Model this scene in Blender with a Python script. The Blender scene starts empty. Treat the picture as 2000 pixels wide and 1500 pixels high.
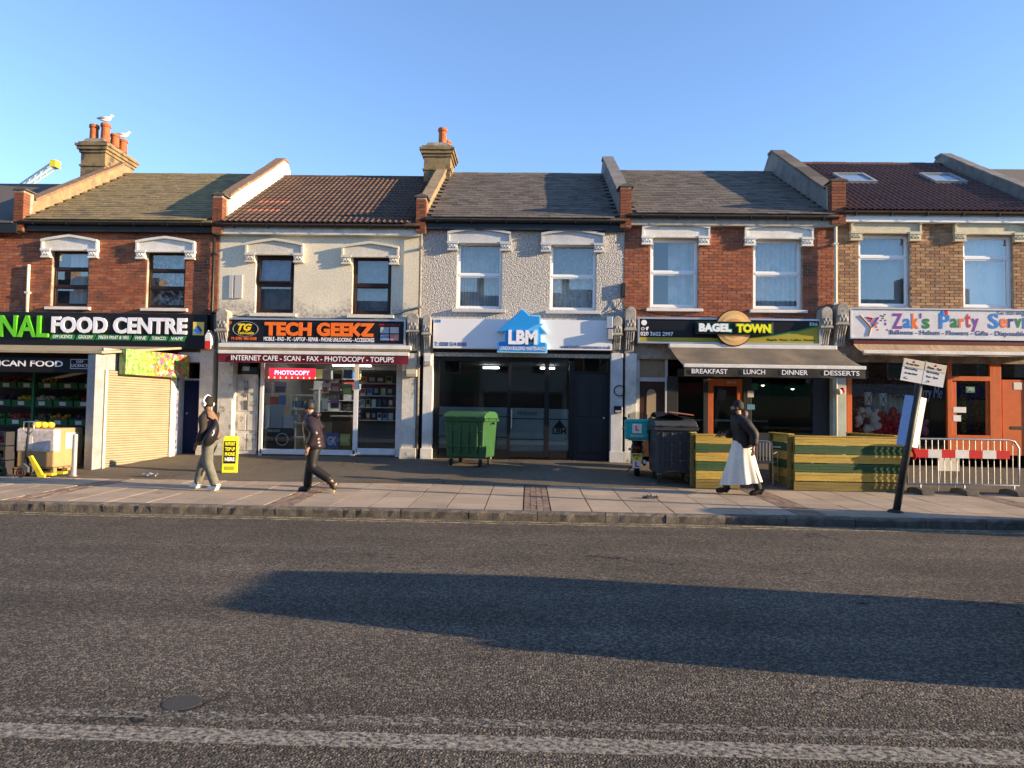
import bpy, bmesh, math, random
from math import sin, cos, pi, radians, atan, atan2, sqrt
from mathutils import Vector, Matrix
random.seed(7)
S = bpy.context.scene
C = S.collection
# ------------------------------------------------------------------ camera
F = 1400.0                                   # focal length in photo pixels (2000 wide)
CAM = Vector((0, 0, 1.65))
_p = atan(56 / F); _y = radians(1.4); _r = radians(0.9)
r0 = Vector((cos(_y), sin(_y), 0)); FW = Vector((-sin(_y) * cos(_p), cos(_y) * cos(_p), sin(_p)))
u0 = r0.cross(FW)
RT = r0 * cos(_r) + u0 * sin(_r); UP = -r0 * sin(_r) + u0 * cos(_r)
cd = bpy.data.cameras.new('camera'); cam = bpy.data.objects.new('camera', cd); C.objects.link(cam)
cd.sensor_width = 36; cd.lens = F / 2000 * 36; cd.clip_end = 3000; cd.clip_start = 0.05
cam.matrix_world = Matrix(((RT.x, UP.x, -FW.x, CAM.x), (RT.y, UP.y, -FW.y, CAM.y), (RT.z, UP.z, -FW.z, CAM.z), (0, 0, 0, 1)))
S.camera = cam
# ------------------------------------------------------------------ light
SUN_EL = radians(12.0); SUN_AZ = atan2(0.951, -0.175)
sd = Vector((sin(SUN_AZ) * cos(SUN_EL), cos(SUN_AZ) * cos(SUN_EL), sin(SUN_EL)))
W = bpy.data.worlds.new('World'); S.world = W; W.use_nodes = True
wn = W.node_tree.nodes; bg = wn['Background']
sk = wn.new('ShaderNodeTexSky'); sk.sky_type = 'NISHITA'; sk.sun_disc = False
sk.sun_elevation = SUN_EL; sk.sun_rotation = SUN_AZ; sk.air_density = 1.0; sk.dust_density = 0.0; sk.ozone_density = 3.6; sk.altitude = 50
hsv = wn.new('ShaderNodeHueSaturation'); hsv.inputs['Saturation'].default_value = .97; hsv.inputs['Hue'].default_value = .506
W.node_tree.links.new(sk.outputs[0], hsv.inputs['Color']); W.node_tree.links.new(hsv.outputs[0], bg.inputs[0]); bg.inputs[1].default_value = 0.145
sl = bpy.data.lights.new('sun', 'SUN'); sl.energy = 5.0; sl.angle = radians(0.53); sl.color = (1.0, 0.74, 0.44)
so = bpy.data.objects.new('sun', sl); C.objects.link(so); so.rotation_euler = (-sd).to_track_quat('-Z', 'Y').to_euler(); so.location = (30, -10, 30)
vs = S.view_settings; vs.view_transform = 'Standard'; vs.look = 'None'; vs.gamma = 1; vs.exposure = 1.42; vs.use_curve_mapping = False

# ------------------------------------------------------------------ helpers
def ray(px, py): return FW + RT * ((px - 1000) / F) - UP * ((py - 750) / F)
def onY(px, py, Y):
    d = ray(px, py); return CAM + d * (Y / d.y)
def onZ(px, py, z):
    d = ray(px, py); return CAM + d * ((z - CAM.z) / d.z)
def rect(px0, py0, px1, py1, Y):
    mx, my = (px0 + px1) / 2, (py0 + py1) / 2
    return onY(px0, my, Y).x, onY(px1, my, Y).x, onY(mx, py1, Y).z, onY(mx, py0, Y).z   # x0,x1,z0,z1
YF = 18.0
def gz(Y):                                    # height of footway / forecourt
    if Y < 11.1: return 0
    if Y < 14.5: return 0.12 + (Y - 11.2) / 3.3 * 0.07
    return 0.19 + min(1, (Y - 14.5) / 3.5) * 0.29

MATS = {}
def mat(name, c=(.5, .5, .5), rough=.7, c2=None, ns=2.0, bump=0.0, bs=60.0, metal=0.0, rnd=0.0, emit=0, fine=0.12, spec=.3, ramp=None, dirt=None, stretch=None, lohi=(.35, .65)):
    if name in MATS: return MATS[name]
    m = bpy.data.materials.new(name); m.use_nodes = True; MATS[name] = m
    nt = m.node_tree; N = nt.nodes; L = nt.links; b = N['Principled BSDF']
    b.inputs['Roughness'].default_value = rough; b.inputs['Metallic'].default_value = metal
    b.inputs['Specular IOR Level'].default_value = spec
    geo = N.new('ShaderNodeNewGeometry'); pos = geo.outputs['Position']
    if stretch:
        vm = N.new('ShaderNodeVectorMath'); vm.operation = 'MULTIPLY'; L.new(pos, vm.inputs[0]); vm.inputs[1].default_value = stretch; pos = vm.outputs[0]
    def noise(sc, det=5, rg=.55):
        n = N.new('ShaderNodeTexNoise'); n.inputs['Scale'].default_value = sc; n.inputs['Detail'].default_value = det; n.inputs['Roughness'].default_value = rg
        L.new(pos, n.inputs['Vector']); return n.outputs['Fac']
    def mix(fac, a, bb, mode='MIX'):
        x = N.new('ShaderNodeMix'); x.data_type = 'RGBA'; x.blend_type = mode
        if isinstance(fac, (int, float)): x.inputs['Factor'].default_value = fac
        else: L.new(fac, x.inputs['Factor'])
        for i, v in ((6, a), (7, bb)):
            if isinstance(v, tuple): x.inputs[i].default_value = (*v[:3], 1)
            else: L.new(v, x.inputs[i])
        return x.outputs[2]
    def mr(v, a, bb, c_, d):
        x = N.new('ShaderNodeMapRange'); L.new(v, x.inputs[0])
        for i, q in enumerate((a, bb, c_, d)): x.inputs[i + 1].default_value = q
        return x.outputs[0]
    col = tuple(c)
    if ramp:                                   # colour per piece
        oi = N.new('ShaderNodeObjectInfo'); ad = N.new('ShaderNodeMath'); ad.operation = 'ADD'
        L.new(oi.outputs['Random'], ad.inputs[0]); L.new(geo.outputs['Random Per Island'], ad.inputs[1])
        fr = N.new('ShaderNodeMath'); fr.operation = 'FRACT'; L.new(ad.outputs[0], fr.inputs[0])
        cr = N.new('ShaderNodeValToRGB'); e = cr.color_ramp.elements
        while len(e) < len(ramp): e.new(0.5)
        for i, q in enumerate(ramp): e[i].position = i / (len(ramp) - 1); e[i].color = (*q, 1)
        L.new(fr.outputs[0], cr.inputs[0]); col = cr.outputs[0]
    if c2: col = mix(mr(noise(ns), lohi[0], lohi[1], 0, 1), col, tuple(c2))
    if dirt: col = mix(mr(noise(dirt[1], 8, .65), dirt[2], dirt[2] + .12, 0, 1), col, tuple(dirt[0]))
    fn = None
    if fine or bump: fn = noise(bs, 4, .6)
    if fine:
        v = mr(fn, .25, .75, 1 - fine * 2, 1 + fine * 2)
        x = N.new('ShaderNodeVectorMath'); x.operation = 'SCALE'
        if isinstance(col, tuple): x.inputs[0].default_value = col[:3]
        else: L.new(col, x.inputs[0])
        L.new(v, x.inputs['Scale']); col = x.outputs[0]
    if rnd:
        oi = N.new('ShaderNodeObjectInfo'); h = N.new('ShaderNodeVectorMath'); h.operation = 'SCALE'
        if isinstance(col, tuple): h.inputs[0].default_value = col[:3]
        else: L.new(col, h.inputs[0])
        L.new(mr(oi.outputs['Random'], 0, 1, 1 - rnd, 1 + rnd), h.inputs['Scale']); col = h.outputs[0]
    if isinstance(col, tuple): b.inputs['Base Color'].default_value = (*col[:3], 1)
    else: L.new(col, b.inputs['Base Color'])
    if bump:
        bp = N.new('ShaderNodeBump'); bp.inputs['Strength'].default_value = min(1, bump); bp.inputs['Distance'].default_value = .02 * max(1, bump)
        L.new(fn, bp.inputs['Height']); L.new(bp.outputs[0], b.inputs['Normal'])
    if emit:
        b.inputs['Emission Color'].default_value = (*c[:3], 1); b.inputs['Emission Strength'].default_value = emit
    return m
def glass(name='glass', tint=(.9, .95, .95), refl=.10):
    if name in MATS: return MATS[name]
    m = bpy.data.materials.new(name); m.use_nodes = True; MATS[name] = m
    N = m.node_tree.nodes; L = m.node_tree.links; N.remove(N['Principled BSDF'])
    t = N.new('ShaderNodeBsdfTransparent'); t.inputs[0].default_value = (*tint, 1)
    g = N.new('ShaderNodeBsdfGlossy'); g.inputs['Roughness'].default_value = .01
    fr = N.new('ShaderNodeFresnel'); fr.inputs[0].default_value = 1.5
    ad = N.new('ShaderNodeMath'); ad.operation = 'ADD'; ad.use_clamp = True; L.new(fr.outputs[0], ad.inputs[0]); ad.inputs[1].default_value = refl
    mx = N.new('ShaderNodeMixShader'); L.new(ad.outputs[0], mx.inputs[0]); L.new(t.outputs[0], mx.inputs[1]); L.new(g.outputs[0], mx.inputs[2])
    L.new(mx.outputs[0], N['Material Output'].inputs[0]); return m

class MB:
    def __init__(s): s.v = []; s.f = []
    def add(s, vs_, fs):
        o = len(s.v); s.v += [tuple(q) for q in vs_]; s.f += [tuple(i + o for i in f) for f in fs]; return s
    def box(s, x0, x1, y0, y1, z0, z1, M=None):
        v = [Vector((x, y, z)) for z in (z0, z1) for y in (y0, y1) for x in (x0, x1)]
        if M: v = [M @ q for q in v]
        return s.add(v, [(0, 2, 3, 1), (4, 5, 7, 6), (0, 1, 5, 4), (2, 6, 7, 3), (0, 4, 6, 2), (1, 3, 7, 5)])
    def tube(s, pts, r, n=8, caps=True):
        pts = [Vector(p) for p in pts]; k = len(pts)
        rs = r if isinstance(r, (list, tuple)) else [r] * k
        vs_ = []; prev = None
        for i, p in enumerate(pts):
            d = (pts[min(i + 1, k - 1)] - pts[max(i - 1, 0)]).normalized()
            a = prev - d * prev.dot(d) if prev is not None else (d.cross(Vector((0, 0, 1))) if abs(d.z) < .95 else d.cross(Vector((1, 0, 0))))
            a.normalize(); prev = a; b = d.cross(a)
            vs_ += [p + (a * cos(2 * pi * j / n) + b * sin(2 * pi * j / n)) * rs[i] for j in range(n)]
        fs = [(i * n + j, i * n + (j + 1) % n, (i + 1) * n + (j + 1) % n, (i + 1) * n + j) for i in range(k - 1) for j in range(n)]
        if caps: fs += [tuple(range(n - 1, -1, -1)), tuple(range((k - 1) * n, k * n))]
        return s.add(vs_, fs)
    def prism(s, poly, y0, y1, axis='y', M=None):          # poly in (x,z) extruded along y (or in (y,z) along x, (x,y) along z)
        n = len(poly)
        def P(a, b, t): return Vector((a, t, b)) if axis == 'y' else (Vector((t, a, b)) if axis == 'x' else Vector((a, b, t)))
        v = [P(a, b, y0) for a, b in poly] + [P(a, b, y1) for a, b in poly]
        if M: v = [M @ q for q in v]
        return s.add(v, [tuple(range(n)), tuple(range(2 * n - 1, n - 1, -1))] + [(i, i + n, (i + 1) % n + n, (i + 1) % n) for i in range(n)])
    def lathe(s, prof, c=(0, 0, 0), n=16, M=None):
        vs_ = [Vector((c[0] + r * cos(2 * pi * j / n), c[1] + r * sin(2 * pi * j / n), c[2] + z)) for r, z in prof for j in range(n)]
        if M: vs_ = [M @ q for q in vs_]
        k = len(prof)
        return s.add(vs_, [(i * n + j, i * n + (j + 1) % n, (i + 1) * n + (j + 1) % n, (i + 1) * n + j) for i in range(k - 1) for j in range(n)] + [tuple(range(n - 1, -1, -1)), tuple(range((k - 1) * n, k * n))])
    def ball(s, c, r, n=8, m=6, sc=(1, 1, 1)):
        vs_ = [(c[0] + r * sc[0] * sin(pi * i / m) * cos(2 * pi * j / n), c[1] + r * sc[1] * sin(pi * i / m) * sin(2 * pi * j / n), c[2] + r * sc[2] * cos(pi * i / m)) for i in range(m + 1) for j in range(n)]
        return s.add(vs_, [(i * n + j, (i + 1) * n + j, (i + 1) * n + (j + 1) % n, i * n + (j + 1) % n) for i in range(m) for j in range(n)])
    def grid(s, fn, nu, nv):
        vs_ = [fn(u / nu, v / nv) for v in range(nv + 1) for u in range(nu + 1)]
        return s.add(vs_, [(v * (nu + 1) + u, v * (nu + 1) + u + 1, (v + 1) * (nu + 1) + u + 1, (v + 1) * (nu + 1) + u) for v in range(nv) for u in range(nu)])
    def mesh(s, name):
        me = bpy.data.meshes.new(name); me.from_pydata(s.v, [], s.f); me.update(); bm = bmesh.new(); bm.from_mesh(me); bmesh.ops.recalc_face_normals(bm, faces=bm.faces); bm.to_mesh(me); bm.free(); return me
    def build(s, name, m=None, parent=None, smooth=False, bevel=0):
        return link(name, s.mesh(name), m, parent, smooth, bevel)
def link(name, me, m=None, parent=None, smooth=False, bevel=0):
    o = bpy.data.objects.new(name, me); C.objects.link(o)
    if m and not me.materials: me.materials.append(m)
    if parent: o.parent = parent
    if smooth:
        for p in me.polygons: p.use_smooth = True
    if bevel:
        b = o.modifiers.new('bevel', 'BEVEL'); b.width = bevel; b.segments = 2; b.limit_method = 'ANGLE'
    return o
def tag(o, label=None, cat=None, group=None, kind=None):
    if label: o['label'] = label
    if cat: o['category'] = cat
    if group: o['group'] = group
    if kind: o['kind'] = kind
    return o
def thing(name, label, cat, group=None, loc=(0, 0, 0)):
    o = bpy.data.objects.new(name, None); C.objects.link(o); o.location = loc; o.empty_display_size = .2
    return tag(o, label, cat, group)
def place(me, name, parent, M, m=None):
    o = bpy.data.objects.new(name, me); C.objects.link(o); o.parent = parent; o.matrix_local = M
    return o
def copy_tree(o, parent=None):
    c = o.copy(); C.objects.link(c)
    if parent: c.parent = parent
    for ch in o.children: copy_tree(ch, c)
    return c
def text(name, body, box, Y, m, parent, ext=.003, bold=0.0, shear=0.0, M=None, keep=False):
    cu = bpy.data.curves.new(name, 'FONT'); cu.body = body; cu.size = 1; cu.offset = bold; cu.shear = shear; cu.resolution_u = 3; cu.extrude = 0.5
    cu.align_x = 'LEFT'
    ob = bpy.data.objects.new(name, cu); me = bpy.data.meshes.new_from_object(ob); bpy.data.objects.remove(ob); bpy.data.curves.remove(cu)
    xs = [v.co.x for v in me.vertices]; ys = [v.co.y for v in me.vertices]
    if not xs: return None
    ax, bx, ay, by = min(xs), max(xs), min(ys), max(ys); x0, x1, z0, z1 = box
    kx = (x1 - x0) / (bx - ax); kz = (z1 - z0) / (by - ay)
    if keep: kx = min(kx, kz * 1.0)
    for v in me.vertices:
        q = Vector((x0 + (v.co.x - ax) * kx, Y - ext * (v.co.z + .5), z0 + (v.co.y - ay) * kz)); v.co = M @ q if M else q
    me.name = name; me.materials.clear(); me.materials.append(m)
    return link(name, me, m, parent)
def ptext(name, body, px, Y, m, parent, **k): return text(name, body, rect(*px, Y), Y, m, parent, **k)
def pbox(px, Y, y0, y1): x0, x1, z0, z1 = rect(*px, Y); return MB().box(x0, x1, y0, y1, z0, z1)

# ------------------------------------------------------------------ materials
white = mat('white_paint', (.74, .73, .70), .5, (.62, .60, .55), 3, .15, 50)
upvc = mat('white_plastic', (.80, .81, .82), .35, fine=.03)
blackp = mat('black_paint', (.012, .012, .014), .35, fine=.1)
blackm = mat('black_matt', (.02, .02, .022), .6)
signblack = mat('sign_black', (.012, .012, .016), .3, fine=.05)
dark_room = mat('dark_interior', (.06, .055, .05), .8)
room_pale = mat('pale_interior', (.42, .41, .38), .8)
mortar = mat('mortar', (.42, .36, .29), .95, (.2, .16, .13), 4, .4, 120)
brick_red = mat('red_brick', rough=.9, ramp=[(.22, .065, .032), (.33, .11, .05), (.27, .08, .04), (.37, .135, .065), (.19, .06, .035), (.30, .10, .05)], bump=.5, bs=90, fine=.2, dirt=((.10, .05, .035), 1.3, .56))
brick_stock = mat('stock_brick', rough=.9, ramp=[(.30, .17, .085), (.40, .24, .12), (.24, .14, .08), (.44, .27, .14), (.20, .12, .075), (.34, .18, .09)], bump=.5, bs=90, fine=.2, dirt=((.10, .07, .05), 1.3, .56))
stone = mat('weathered_stone', (.42, .40, .36), .9, (.22, .21, .19), 5, .5, 60, dirt=((.08, .08, .07), 6, .58))
cream = mat('cream_paint', (.60, .54, .38), .6, (.5, .45, .32), 4, .1, 60)
peeling = mat('peeling_white_paint', (.66, .64, .58), .7, (.50, .48, .43), 3, .4, 40, dirt=((.20, .18, .15), 5, .57))
alu = mat('aluminium', (.62, .63, .64), .35, metal=.8, fine=.05)
galv = mat('galvanised_steel', (.50, .50, .50), .45, metal=.8, c2=(.36, .36, .36), ns=12)
sash = mat('dark_brown_frame', (.030, .014, .010), .4)
glas = glass('window_glass', refl=.0)
glas_up = glass('upper_window_glass', refl=.17)
terracotta = mat('terracotta', (.42, .13, .05), .8, (.30, .09, .04), 6, .2)
lead = mat('lead_flashing', (.20, .22, .25), .6, (.3, .32, .34), 5)
# ------------------------------------------------------------------ ground, road, footway
def asphalt(name, base, light, stone_scale=85, bump=.9, cracks=True, streak=True):
    m = bpy.data.materials.new(name); m.use_nodes = True; N = m.node_tree.nodes; L = m.node_tree.links; b = N['Principled BSDF']
    geo = N.new('ShaderNodeNewGeometry'); pos = geo.outputs['Position']
    vo = N.new('ShaderNodeTexVoronoi'); vo.inputs['Scale'].default_value = stone_scale; L.new(pos, vo.inputs['Vector'])
    hs = N.new('ShaderNodeSeparateColor'); L.new(vo.outputs['Color'], hs.inputs[0])
    def mr(v, a, bb, c_, d):
        x = N.new('ShaderNodeMapRange'); L.new(v, x.inputs[0])
        for i, q in enumerate((a, bb, c_, d)): x.inputs[i + 1].default_value = q
        return x.outputs[0]
    def mix(fac, a, bb):
        x = N.new('ShaderNodeMix'); x.data_type = 'RGBA'; L.new(fac, x.inputs['Factor'])
        for i, v in ((6, a), (7, bb)):
            if isinstance(v, tuple): x.inputs[i].default_value = (*v, 1)
            else: L.new(v, x.inputs[i])
        return x.outputs[2]
    def noise(sc, det=5, vec=None, rg=.55):
        n = N.new('ShaderNodeTexNoise'); n.inputs['Scale'].default_value = sc; n.inputs['Detail'].default_value = det; n.inputs['Roughness'].default_value = rg; L.new(vec or pos, n.inputs['Vector']); return n.outputs['Fac']
    col = mix(mr(hs.outputs[0], .45, 1, 0, 1), base, light)
    big = mr(noise(.5, 6), .3, .7, .8, 1.2)
    if streak:
        vm = N.new('ShaderNodeVectorMath'); vm.operation = 'MULTIPLY'; L.new(pos, vm.inputs[0]); vm.inputs[1].default_value = (.05, 1.1, 1)
        st = mr(noise(1.3, 4, vm.outputs[0]), .3, .7, .78, 1.22)
        mu = N.new('ShaderNodeMath'); mu.operation = 'MULTIPLY'; L.new(big, mu.inputs[0]); L.new(st, mu.inputs[1]); big = mu.outputs[0]
    sc = N.new('ShaderNodeVectorMath'); sc.operation = 'SCALE'; L.new(col, sc.inputs[0]); L.new(big, sc.inputs['Scale']); col = sc.outputs[0]
    if cracks:
        wv = N.new('ShaderNodeVectorMath'); wv.operation = 'ADD'; nn = N.new('ShaderNodeTexNoise'); nn.inputs['Scale'].default_value = 2.5; L.new(pos, nn.inputs['Vector'])
        L.new(pos, wv.inputs[0]); L.new(nn.outputs['Color'], wv.inputs[1])
        ve = N.new('ShaderNodeTexVoronoi'); ve.feature = 'DISTANCE_TO_EDGE'; ve.inputs['Scale'].default_value = .55; L.new(wv.outputs[0], ve.inputs['Vector'])
        cm = mr(ve.outputs['Distance'], .003, .012, 1, 0); gate = mr(noise(.7, 3), .53, .6, 0, 1)
        mu = N.new('ShaderNodeMath'); mu.operation = 'MULTIPLY'; L.new(cm, mu.inputs[0]); L.new(gate, mu.inputs[1])
        col = mix(mu.outputs[0], col, (.02, .02, .02))
    L.new(col, b.inputs['Base Color']); b.inputs['Roughness'].default_value = .8; b.inputs['Specular IOR Level'].default_value = .12
    bp = N.new('ShaderNodeBump'); bp.inputs['Strength'].default_value = bump; bp.inputs['Distance'].default_value = .010
    L.new(mr(vo.outputs['Distance'], 0, .6, 1, 0), bp.inputs['Height']); L.new(bp.outputs[0], b.inputs['Normal'])
    return m
road_m = asphalt('road_asphalt', (.062, .054, .045), (.21, .18, .14), 62, 1.0)
fore_m = asphalt('forecourt_asphalt', (.105, .09, .070), (.22, .188, .145), 120, .5, True, False)
earth = mat('earth', (.10, .09, .07), .95, (.07, .07, .06), .3)
tag(MB().box(-900, 900, -900, 900, -1.0, -.06).build('ground', earth), kind='structure')
tag(MB().grid(lambda u, v: (-120 + 240 * u, 1.8 + 9.30 * v, 0), 60, 6).build('road', road_m), kind='structure')
conc = mat('concrete_paving', (.40, .315, .23), .85, (.31, .245, .18), 1.2, .35, 70, rnd=.10, dirt=((.17, .14, .11), 2.2, .62))
kerb_m = mat('granite_kerb', (.17, .15, .125), .9, (.085, .075, .065), 6, .9, 45, rnd=.12)
block_m = mat('brown_paviour', (.25, .18, .135), .85, (.20, .14, .105), 6, .3, 80, rnd=.18)
joint_m = mat('sand_joint', (.05, .043, .034), .95, (.08, .066, .05), 4, .3)
# near footway behind the camera
nf = tag(MB().box(-60, 60, -9.3, 1.8, -.05, .12).build('pavement_near', conc), kind='structure')
pv = tag(MB().prism([(11.12, -.05), (11.12, .095), (14.5, .168), (14.5, -.05)], -60, 60, 'x').build('pavement', joint_m), kind='structure')
kb = tag(MB().box(-60, 60, 11.12, 11.30, -.04, .07).build('kerb', joint_m), kind='structure')
x = -16.0
def kerbstone(w):
    m_ = MB(); n = 9
    random.seed(int(w * 1000))
    prof = [(0, -.03), (-.012, .10), (.012, .128), (.17, .132), (.17, -.03)]
    vs_ = []
    for i in range(n + 1):
        for j, (y, z) in enumerate(prof):
            k = .010 if j in (1, 2) else 0
            vs_.append((w * i / n, y + random.uniform(-k, k), z + random.uniform(-k, k) * .7))
    fs = [(i * 5 + j, i * 5 + j + 1, (i + 1) * 5 + j + 1, (i + 1) * 5 + j) for i in range(n) for j in range(4)] + [(4, 3, 2, 1, 0), tuple(n * 5 + j for j in range(5))]
    return m_.add(vs_, fs).mesh('kerbstone')
KS = {}
while x < 17:
    w = random.choice((.91, .76, .915, 1.05))
    if w not in KS: KS[w] = kerbstone(w - .012); KS[w].materials.append(kerb_m)
    place(KS[w], 'kerbstone', kb, Matrix.Translation((x, 11.10 + random.uniform(-.008, .008), random.uniform(-.006, .004)))); x += w
random.seed(11)
strips = [-12.5, -8.2, -3.95, .15, 4.45, 8.75, 13]
slab_me = MB().box(0, 1, 0, 1, -.04, 0).mesh('slab'); slab_me.materials.append(conc)
blk_me = MB().box(0, .098, 0, .198, -.04, 0).mesh('paviour'); blk_me.materials.append(block_m)
def footM(x, y, sx=1, sy=1, dz=0):
    return Matrix.Translation((x, y, .12 + (y - 11.2) / 3.3 * .07 + dz)) @ Matrix.Rotation(.0212, 4, 'X') @ Matrix.Diagonal((sx, sy, 1, 1))
edges = [-14.6] + [s for s in strips if -14 < s < 14] + [14.6]
for a, b_ in zip(edges[:-1], edges[1:]):
    xa = a + .22 if a in strips else a; xb = b_ - .22 if b_ in strips else b_
    n = max(1, round((xb - xa) / .64)); w = (xb - xa) / n
    for i in range(n):
        for j in range(5):
            y0 = 11.285 + j * .64
            place(slab_me, 'slab', pv, footM(xa + i * w + .005, y0, w - .018, .622, random.uniform(-.003, .003)) @ Matrix.Rotation(random.uniform(-.003, .003), 4, 'Y'))
for s in strips[1:-1]:
    big = MB()
    for k in range(4):
        for j in range(16):
            place(blk_me, 'paviour', pv, footM(s - .208 + k * .105, 11.285 + j * .2005, 1, .96, random.uniform(-.004, .003)))
# forecourt: sloping up to the shops
def fc(u, v):
    X = -30 + 60 * u; Y = 14.47 + 3.9 * v
    return (X, Y, gz(max(14.5, Y)) + .006 * sin(X * 2.1 + Y) + .004 * sin(X * 5.3 - Y * 3))
tag(MB().grid(fc, 160, 16).build('forecourt', fore_m, smooth=True), kind='structure')
tag(MB().box(-30, 30, 14.42, 14.50, .10, .194).build('forecourt_edging', kerb_m), kind='structure')

def worn(name, col, lo, hi, scale=14):
    m = bpy.data.materials.new(name); m.use_nodes = True; N = m.node_tree.nodes; L = m.node_tree.links; b = N['Principled BSDF']
    b.inputs['Base Color'].default_value = (*col, 1); b.inputs['Roughness'].default_value = .7
    geo = N.new('ShaderNodeNewGeometry'); n = N.new('ShaderNodeTexNoise'); n.inputs['Scale'].default_value = scale; n.inputs['Detail'].default_value = 9; n.inputs['Roughness'].default_value = .75
    vm = N.new('ShaderNodeVectorMath'); vm.operation = 'MULTIPLY'; vm.inputs[1].default_value = (.7, 1.2, 1); L.new(geo.outputs['Position'], vm.inputs[0]); L.new(vm.outputs[0], n.inputs['Vector'])
    r = N.new('ShaderNodeMapRange'); r.inputs[1].default_value = lo; r.inputs[2].default_value = hi; L.new(n.outputs['Fac'], r.inputs[0])
    L.new(r.outputs[0], b.inputs['Alpha']); return m
worn_w = worn('worn_white_line', (.42, .385, .32), .45, .66, 34); worn_w2 = worn('very_worn_white_line', (.40, .37, .32), .50, .70, 34)
worn_y = worn('worn_yellow_line', (.42, .34, .17), .44, .58, 6)
def marking(name, x0, x1, y0, y1, m, label):
    tag(MB().box(x0, x1, y0, y1, .001, .004).build(name, m), label, 'road marking')
marking('centre_line', -9, 9, 3.56, 3.72, worn_w, 'broad worn white line across the road nearest the camera')
marking('centre_line', -9, 9, 3.82, 3.92, worn_w2, 'faint narrow white line just beyond the broad worn line')
marking('yellow_line', -30, 30, 10.86, 10.93, worn_y, 'faded yellow line on the road closest to the kerb')
marking('yellow_line', -30, 30, 10.68, 10.74, worn_y, 'faded outer yellow line, second from the kerb')
for px, py, w, lb in ((100, 1098, .15, 'leftmost small pale road dash'), (478, 1105, .15, 'small pale road dash, second from left'), (830, 1113, .22, 'small pale road dash below the green bin'), (1180, 1128, .2, 'faint pale road dash, rightmost of the row')):
    p = onZ(px, py, .004); marking('lane_dash', p.x - w / 2, p.x + w / 2, p.y - .04, p.y + .04, worn_w2, lb)
p = onZ(356, 1371, .004)
tag(MB().lathe([(.105, 0), (.105, .0015), (.10, .002)], (p.x, p.y, .0005), 24).build('drain_cap', mat('cast_iron', (.055, .052, .048), .8)), 'small round dark iron cover in the road at left', 'manhole cover')

# ------------------------------------------------------------------ houses
DEPTH = 8.6; YR = 22.2; YE = 17.72           # ridge and eaves edge
slate_m = mat('grey_slate', rough=.9, spec=.12, ramp=[(.115, .10, .088), (.15, .13, .11), (.09, .08, .073), (.165, .143, .12), (.125, .11, .095)], bump=.4, bs=35, fine=.2)
slate_moss = mat('mossy_slate', rough=.9, ramp=[(.19, .145, .075), (.235, .18, .09), (.15, .118, .066), (.26, .19, .095), (.20, .16, .083)], bump=.5, bs=35, fine=.25, dirt=((.24, .20, .07), 1.5, .58))
tile_br = mat('brown_roof_tile', rough=.85, ramp=[(.095, .06, .044), (.12, .074, .052), (.08, .05, .04), (.105, .064, .047)], bump=.3, bs=60, fine=.2)
tile_red = mat('new_red_tile', (.26, .10, .065), .85, fine=.2)
tile_dk = mat('dark_red_tile', rough=.8, ramp=[(.10, .05, .042), (.12, .058, .048), (.085, .045, .04)], bump=.3, bs=60, fine=.15)
render_cream = mat('cream_render', (.62, .585, .50), .85, (.54, .51, .44), 1.5, .25, 30)
def stained_render():
    m = mat('stained_cream_render', (.70, .645, .51), .85, (.62, .575, .46), 1.2, .10, 25)
    N = m.node_tree.nodes; L = m.node_tree.links; b = N['Principled BSDF']; src = b.inputs['Base Color'].links[0].from_socket
    geo = N.new('ShaderNodeNewGeometry'); sx = N.new('ShaderNodeSeparateXYZ'); L.new(geo.outputs['Position'], sx.inputs[0])
    n = N.new('ShaderNodeTexNoise'); n.inputs['Scale'].default_value = 1.6; n.inputs['Detail'].default_value = 9; n.inputs['Roughness'].default_value = .7; L.new(geo.outputs['Position'], n.inputs['Vector'])
    h = N.new('ShaderNodeMapRange'); L.new(sx.outputs[2], h.inputs[0])
    for i, q in enumerate((4.9, 4.0, -.25, .36)): h.inputs[i + 1].default_value = q
    a = N.new('ShaderNodeMath'); L.new(n.outputs['Fac'], a.inputs[0]); L.new(h.outputs[0], a.inputs[1])
    r = N.new('ShaderNodeMapRange'); r.inputs[1].default_value = .60; r.inputs[2].default_value = .76; L.new(a.outputs[0], r.inputs[0])
    n2 = N.new('ShaderNodeTexNoise'); n2.inputs['Scale'].default_value = 14; n2.inputs['Detail'].default_value = 8; L.new(geo.outputs['Position'], n2.inputs['Vector'])
    cr = N.new('ShaderNodeValToRGB'); L.new(n2.outputs['Fac'], cr.inputs[0]); cr.color_ramp.elements[0].color = (.27, .245, .205, 1); cr.color_ramp.elements[1].color = (.58, .54, .46, 1)
    cr.color_ramp.elements[0].position = .35; cr.color_ramp.elements[1].position = .62
    mx = N.new('ShaderNodeMix'); mx.data_type = 'RGBA'; L.new(r.outputs[0], mx.inputs['Factor']); L.new(src, mx.inputs[6]); L.new(cr.outputs[0], mx.inputs[7]); L.new(mx.outputs[2], b.inputs['Base Color'])
    return m
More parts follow.
